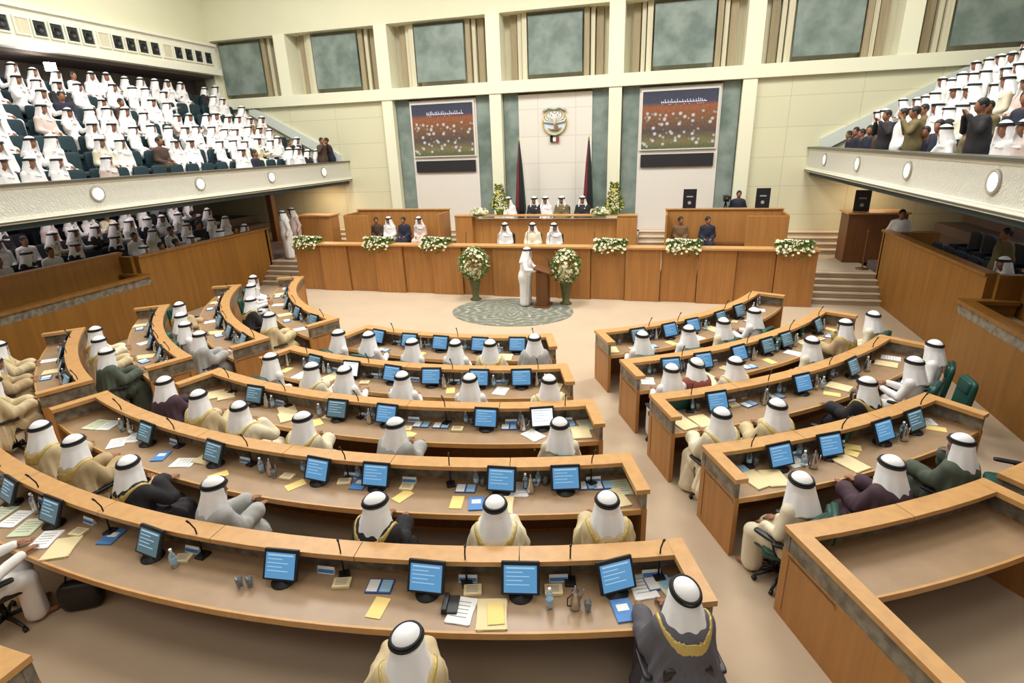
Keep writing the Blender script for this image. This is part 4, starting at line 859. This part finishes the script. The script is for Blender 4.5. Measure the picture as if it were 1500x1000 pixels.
for i, x in enumerate(fx):
    t = thing('flower_box', 'low flower arrangement on the front podium, %s from the left' % ordn(i+1), 'flowers', (x, 16.33, 1.60), 0, 'flower boxes along the front podium')
    MB().box(-.44, .44, -.12, .12, 0, .08).build('trough', M_leaf, t); link('foliage', bl_leaf, t); link('blooms', bl_bloom, t)
tw_leaf = foliage_mesh('foliage', 380, lambda r: (lambda u, a: ((.30*(1-u*.8)*math.cos(a)*r.uniform(.7, 1), .26*(1-u*.8)*math.sin(a), .15+.85*u), (math.cos(a), math.sin(a), .6)))(r.random(), r.uniform(0, 6.28)), FR, .10); tw_bloom = bloom_mesh('blooms', 110, lambda r: (lambda u, a: ((.31*(1-u*.8)*math.cos(a), .27*(1-u*.8)*math.sin(a), .15+.85*u), (math.cos(a), math.sin(a), .6)))(r.random(), r.uniform(0, 6.28)), FR, .032, mat('yellow_petal', H('D6C85A'), .6))
for i, x in enumerate((-5.62, -1.62)):
    t = thing('flower_tower', 'pointed green and yellow arrangement at the %s end of the upper dais desk' % ('left' if i == 0 else 'right'), 'flowers', (x, 19.2, 2.18), 0, 'pointed arrangements on the dais'); MB().lathe([(.12, 0), (.15, .18)], 12).build('pot', M_leaf, t); link('foliage', tw_leaf, t); link('blooms', tw_bloom, t)
sm = bloom_mesh('blooms', 70, f_egg(.34, .15, .12, .10), FR, .045)
for i, x in enumerate((-6.35, -2.05)):
    t = thing('flower_dish', 'cluster of white flowers beside the %s pointed arrangement' % ('left' if i == 0 else 'right'), 'flowers', (x, 19.05, 2.18), 0, 'white flower clusters on the dais'); MB().lathe([(.2, 0), (.25, .05)], 16).build('dish', M_leaf, t); link('blooms', sm, t)

# ------------------------------------------------------------------ upper dais desk, benches, flags
t = thing('dais_desk', 'high oak dais desk below the wall emblem', 'desk', (0, 0, 0))
bevel(MB().box(-6.6, -1.5, 19.1, 19.2, .75, 2.02).build('front_panel', M_wood, t), .008)
for sx, a, b in ((-1, -7.25, -6.6), (1, -1.5, -.86)): bevel(MB().box(a, b, 18.95, 19.7, .75, 2.14).build('end_block', M_wood, t), .01)
MB().box(-7.27, -.84, 18.93, 19.32, 2.14, 2.18).build('top_rail', M_rail, t); MB().box(-6.6, -1.5, 19.2, 19.7, 1.95, 2.0).build('worktop', M_top, t)
def bench(x0, x1, y, ztop, label, jog):
    t = thing('oak_bench_stall', label, 'stall', (0, 0, 0)); xm = x0+(x1-x0)*jog
    bevel(MB().box(x0, x1, y+1.0, y+1.1, .75, ztop).build('back_panel', M_wood, t), .008)
    for a, b in ((x0, x0+.06), (x1-.06, x1)): bevel(MB().box(a, b, y, y+1.0, .75, ztop-.05).build('end_panel', M_wood, t), .008)
    a, b = (x0, xm) if jog < .5 else (xm, x1); bevel(MB().box(a, b, y-.06, y, .75, ztop-.08).build('front_panel', M_wood, t), .008)
    MB().box(x0-.02, x1+.02, y+.96, y+1.14, ztop, ztop+.04).build('rail', M_rail, t); MB().box(x0+.06, x1-.06, y+.6, y+1.0, .75, 1.2).build('seat', M_dark, t)
    return t
bench(-11.55, -7.75, 18.7, 2.3, 'oak stall left of the dais with seated officials', .27); bench(.06, 3.7, 18.7, 2.26, 'oak stall right of the dais with black boards on top', .67)
bench(-15.4, -13.2, 19.3, 2.35, 'oak stall at the far left end of the platform', .3) if False else None
t = thing('oak_counter', 'oak counter at the far left end of the platform', 'counter', (0, 0, 0)); bevel(MB().box(-13.75, -12.35, 19.0, 19.6, .75, 2.15).build('body', M_wood, t), .01); MB().box(-13.8, -12.3, 18.95, 19.65, 2.15, 2.2).build('top', M_rail, t)
t = thing('oak_counter', 'dark oak counter at the far right end of the platform', 'counter', (0, 0, 0)); bevel(MB().box(5.35, 6.9, 18.8, 19.6, .75, 2.2).build('body', M_dark, t), .01); MB().box(5.3, 6.95, 18.75, 19.65, 2.2, 2.25).build('top', M_rail, t)
for i, (x, y, z, rz, tx) in enumerate(((.80, 19.75, 2.3, 0, 'above the left part of the right stall'), (3.05, 19.75, 2.3, 0, 'above the right end of the right stall'), (5.75, 19.2, 2.25, -.2, 'on the far right counter'))):
    t = thing('sign_board', 'black rectangular board with pale marks %s' % tx, 'board', (x, y, z), rz, 'black boards behind the platform')
    bevel(MB().box(-.21, .21, -.03, .03, 0, .62).build('board', M_black, t), .01); MB().box(-.1, .1, -.034, -.03, .36, .40).build('marks', mat('mark_grey', (.35, .35, .35), .6), t); MB().lathe([(.055, 0), (.055, .004)], 14, Matrix.Translation((0, -.03, .18)) @ Matrix.Rotation(PI/2, 4, 'X')).build('round_mark', mat('mark_grey', (.35, .35, .35), .6), t)
for i, x in enumerate((-5.28, -2.72)):
    t = thing('flag', 'furled national flag on a dark pole, %s of the emblem' % ('left' if i == 0 else 'right'), 'flag', (x, 20.9, 1.35), 0, 'furled flags behind the dais')
    MB().lathe([(.16, 0), (.16, .04), (.03, .07)], 16).build('base', M_gold, t, True); MB().tube([(0, 0, .05), (0, 0, 3.25)], .022, 8).build('pole', M_dark, t); MB().tube([(0, 0, 3.25), (0, 0, 3.4)], [.035, .004], 8).build('finial', M_gold, t, True)
    for k, (nm, cc) in enumerate((('green_cloth', '1E4A36'), ('white_cloth_stripe', 'C9C4BC'), ('red_cloth', '6A2630'), ('black_cloth', '16161A'))):
        a = k*PI/2+.6; q = MB(); q.tube([(.01*math.cos(a), .01*math.sin(a), 3.2), (.05*math.cos(a), .05*math.sin(a), 2.4), (.09*math.cos(a), .08*math.sin(a), 1.5), (.12*math.cos(a), .09*math.sin(a), .8), (.08*math.cos(a), .07*math.sin(a), .45)], [.02, .06, .085, .10, .05], 9); q.build(nm, mat('flag_'+nm, H(cc), .8), t, True)
def tv_camera(loc, rz, label, h=1.35):
    t = thing('television_camera', label, 'camera', loc, rz, None)
    bevel(MB().box(-.09, .09, -.22, .2, h, h+.2).build('body', M_black, t), .01); MB().lathe([(.06, 0), (.07, .16)], 12, Matrix.Translation((0, .2, h+.1)) @ Matrix.Rotation(-PI/2, 4, 'X')).build('lens', M_black, t, True)
    bevel(MB().box(-.16, -.09, -.18, -.06, h+.06, h+.16).build('viewfinder', M_black, t), .01)
    for k in range(3): a = 2*PI*k/3+.5; MB().tube([(0, 0, h), (.38*math.cos(a), .38*math.sin(a), .02)], [.018, .013], 6).build('leg', M_blackm, t, True)
tv_camera((2.05, 20.0+.9, 1.05), PI, 'television camera on a tripod behind the right stall', 1.35)
t = thing('rope_stand', 'dark stand with round foot on the right platform landing', 'stand', (6.0-.35, 17.9, .75)); MB().lathe([(.17, 0), (.17, .02), (.03, .04)], 20).build('foot', M_dark, t, True); MB().tube([(0, 0, .03), (0, 0, 1.05)], .02, 8).build('pole', M_dark, t); MB().ball((0, 0, 1.08), .035).build('finial', M_dark, t, True)

# people on the platform
def seatz(x, y, z, key, col, label, head='ghutra', rz=PI, group=None, sc=1.0): return person(key, (x, y, z), rz, label, col, head, group, sc)
seatz(-5.0, 17.62, .75, 'g_lap', 'white', 'person in white robe seated behind the podium, left of three', group='secretaries behind the podium')
seatz(-4.07, 17.62, .75, 'g_cloak', 'cream', 'person in cream cloak seated behind the podium, middle of three', group='secretaries behind the podium')
seatz(-3.36, 17.62, .75, 'g_turn', 'white', 'person in white robe seated behind the podium, right of three', group='secretaries behind the podium')
for i, (x, col, key, tx) in enumerate(((-5.52, 'white', 'g_cloak', 'broad white cloak at the left end of the dais'), (-4.55, 'black', 'g_cloak', 'black cloak, second from the left on the dais'), (-4.14, 'white', 'g_lap', 'white robe at the centre of the dais'), (-3.55, 'khaki', 'g_cloak', 'brown-green cloak right of the dais centre'), (-2.80, 'black', 'g_cloak', 'black cloak at the right end of the dais'))):
    seatz(x, 20.05, 1.35, key, col, 'person in '+tx, group='dignitaries on the dais')
for i, (x, col, key, hd) in enumerate(((-10.5, 'darkbrown', 'g_turn', 'hair'), (-10.0, 'white', 'g_lap', 'ghutra'), (-9.4, 'navy', 'g_lap', 'hair'), (-8.75, 'pinkish', 'g_turn', 'ghutra'))):
    seatz(x, 19.25, .75, key, col, 'official in %s seated in the left stall, %s from the left' % (('dark brown', 'white', 'navy', 'pale pink')[i], ordn(i+1)), hd, group='officials in the left stall')
for i, (x, col) in enumerate(((.55, 'brown'), (1.4, 'navy'), (3.0, 'tan'))):
    seatz(x, 19.25, .75, 'g_turn', col, 'official in %s seated in the right stall, %s from the left' % (('brown', 'navy', 'tan')[i], ordn(i+1)), 'hair', group='officials in the right stall')
person('s_robe', (2.45, 20.9, 1.05), PI, 'person in dark clothes standing by the television camera', 'navy', 'hair')
person('s_robe', (-13.45, 17.75, .75), PI*.8, 'person in white robe at the top of the left stairs', 'white', scale=1.03)
person('s_robe', (-13.75, 18.7, .75), PI*.9, 'person in pale pinkish robe standing behind the man at the left stairs', 'pinkish', scale=1.03)
person('s_robe', (6.35, 17.8, .75), PI, 'person in white shirt standing beside the far right counter', 'white', 'hair')
for x, y, z, lb in [(x_, 20.1, 1.35, 'dais, %s from the left' % ordn(i_+1)) for i_, x_ in enumerate((-5.52, -4.55, -4.14, -3.55, -2.80)) if i_ != 2]+[(x_, 17.55, .75, 'podium secretaries, %s from the left' % ordn(i_+1)) for i_, x_ in enumerate((-5.0, -4.07, -3.36))]:
    c_ = copy_tree(CH0, (x, y+.1, z), PI, 'black high-backed chair behind the '+lb, 'black chairs on the platform')
    for w_ in c_.children:
        if w_.name.startswith(('seat', 'backrest')): setmat(w_, M_black)
# desk microphones and small name plates on the podium top
for i, x in enumerate((-6.1, -5.0, -4.07, -3.36, -2.0)):
    o = copy_tree(MIC['m'], (x, 16.82, 1.44), PI, 'goose-neck microphone on the front podium, %s from the left' % ordn(i+1), 'podium microphones')

# ------------------------------------------------------------------ balcony seats and spectators
def make_seat():
    q = MB(); sell(q, (0, 0, .42), (.24, .22, .06)); q.box(-.22, .22, -.16, .14, 0.02, .36); q.box(-.27, -.235, -.2, .2, .02, .60); q.box(.235, .27, -.2, .2, .02, .60); sell(q, (0, -.25, .68), (.235, .045, .28)); return q.mesh('balcony_seat', M_seat, False)
SEAT = make_seat()
OCC_L = ['.####..##.......#.###...', '.########.###.##.###....', '..#############...#.....', '.########.######.#......', '.#.....##.##.##.#.......', '.##...####.#####........', '##.############.........']
OCC_R = ['..#######..#######......', '..##.#.######.##........', '.####.#######...........', '.#####.###..............', '.#####..................', '..##....................', '........................']
gr = random.Random(21)
colsG = ['white']*13+['cream', 'pinkish', 'black', 'brown', 'white']
CG = dict(white='white robe', cream='cream robe', pinkish='pale pink robe', black='black cloak', brown='brown cloak', navy='navy clothes', khaki='khaki shirt', darkbrown='dark brown clothes', tan='tan robe')
for side, OCC in ((-1, OCC_L), (1, OCC_R)):
    sn = 'left' if side < 0 else 'right'
    for k, row in enumerate(OCC):
        np_ = 0; nmax = len(row) if side < 0 else max(10, 20-2*k)
        for j in range(min(nmax, 24 if side < 0 else 20)):
            x = CX+side*(9.42+.78*k); y = 20.9-.6*j; z = 3.34 if k == 0 else 3.32+.42*k
            if y < 7.6-.0*k and side > 0: continue
            o = link('balcony_seat', SEAT); o.location = (x, y, z); o.rotation_euler = (0, 0, side*PI/2); tag(o, 'dark teal balcony seat, %s from back wall, %s row of %s balcony' % (ordn(j+1), ordn(k+1), sn), 'seat', 'seats on the %s balcony' % sn)
            if row[j] == '#':
                np_ += 1; col = gr.choice(colsG); key = gr.choice(['g_lap', 'g_turn', 'g_chin', 'g_lap']) if col not in ('black', 'brown') else 'g_cloak'; hd = 'ghutra'
                if side > 0 and k <= 1 and gr.random() < .45: col = gr.choice(['navy', 'black', 'khaki', 'darkbrown']); key = 'g_turn'; hd = 'hair'
                if side < 0 and gr.random() < .07: hd = 'hair'; col = gr.choice(['darkbrown', 'navy', 'white']); key = 'g_lap'
                cn = CG[col] if not (col == 'black' and key != 'g_cloak') else 'black clothes'
                person(key, (x-side*.05, y+gr.uniform(-.04, .04), z-.06), side*PI/2+gr.uniform(-.45, .45), 'spectator in %s, %s person from back wall, %s row of %s balcony' % (cn, ordn(np_), ordn(k+1), sn), col, hd, 'spectators on the %s balcony' % sn, gr.uniform(.94, 1.05))
# photographers at the balcony ends
for (x, y, z, rz, key, col, lb) in ((-13.2, 20.95, 3.34, PI*.75, 's_cam', 'navy', 'photographer in navy at the far end of the left balcony front'), (-13.15, 20.3, 3.34, -PI*.6, 's_cam', 'darkbrown', 'photographer in dark brown leaning at the left balcony front'),
        (5.1, 16.1, 3.3, PI/2+.3, 's_cam', 'black', 'photographer in black at the right balcony front'), (5.15, 15.3, 3.3, PI/2, 's_robe', 'white', 'bare-headed person in white standing at the right balcony front'), (5.1, 14.4, 3.3, PI/2-.2, 's_cam', 'khaki', 'photographer in khaki at the right balcony front'), (5.2, 11.9, 3.3, PI/2, 's_cam', 'black', 'photographer in black standing over the right balcony rail, nearer the camera')):
    person(key, (x, y, z), rz, lb, col, 'hair', 'photographers on the balconies', .98)
# portable video light
t = thing('video_light', 'glaring white video light on a stand among the upper left balcony seats', 'light', (CX-14.0, 14.25, 5.85), -.7)
MB().tube([(0, 0, 0), (0, 0, 1.25)], .018, 8).build('pole', M_blackm, t); bevel(MB().box(-.14, -.02, -.15, .15, 1.2, 1.45).build('housing', M_black, t), .01); MB().box(-.02, .0, -.14, .14, 1.21, 1.44).build('lamp', mat('video_lamp', (1, 1, 1), .5, emit=(1, 1, 1), es=45), t)
l = bpy.data.lights.new('video_light_glow', 'POINT'); l.energy = 25; l.shadow_soft_size = .12; lo_ = bpy.data.objects.new('video_light_glow', l); COL.objects.link(lo_); lo_.parent = t; lo_.location = (.12, 0, 1.33)

# stalls below the balconies
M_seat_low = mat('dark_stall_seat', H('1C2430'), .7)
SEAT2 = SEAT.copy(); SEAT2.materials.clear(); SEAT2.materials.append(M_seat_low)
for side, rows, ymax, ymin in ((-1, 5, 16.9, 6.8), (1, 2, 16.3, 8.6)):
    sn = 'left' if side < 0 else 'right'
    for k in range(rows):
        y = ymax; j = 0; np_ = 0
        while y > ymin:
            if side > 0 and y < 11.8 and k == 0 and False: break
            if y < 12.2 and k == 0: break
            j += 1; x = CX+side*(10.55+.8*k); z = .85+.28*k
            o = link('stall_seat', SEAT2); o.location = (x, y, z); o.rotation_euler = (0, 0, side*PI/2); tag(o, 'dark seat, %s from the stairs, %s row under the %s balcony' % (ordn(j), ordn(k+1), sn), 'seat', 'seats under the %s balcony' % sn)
            if gr.random() < (.9 if side < 0 else (.0 if y > 13 else .9)):
                np_ += 1; col = gr.choice(['white']*8+['pinkish', 'cream', 'black', 'navy']); hd = 'ghutra' if gr.random() < .75 and col != 'navy' else 'hair'; key = gr.choice(['g_lap', 'g_turn', 'g_chin'])
                person(key, (x-side*.05, y, z-.06), side*PI/2+gr.uniform(-.3, .5), 'spectator in %s, %s person from the stairs, %s row under the %s balcony' % (CG[col] if col != 'black' else 'black clothes', ordn(np_), ordn(k+1), sn), col, hd, 'spectators under the %s balcony' % sn)
            y -= .62
person('s_robe', (CX+10.9, 13.6, .85), PI/2, 'person in khaki standing under the right balcony', 'khaki', 'hair')
for i in (0, 1):
    t = thing('rack', 'dark equipment rack under the left balcony beside the pale column' if i == 0 else 'x', 'rack', (-15.2, 19.4, .75)) if i == 0 else None
    if t: bevel(MB().box(-.12, .12, -.12, .12, 0, 2.2).build('post', M_dark, t), .01); MB().box(-.2, .2, -.2, .2, 0, .1).build('base', M_dark, t)
print('objects', len(bpy.data.objects), 'polys', sum(len(m.polygons) for m in bpy.data.meshes))
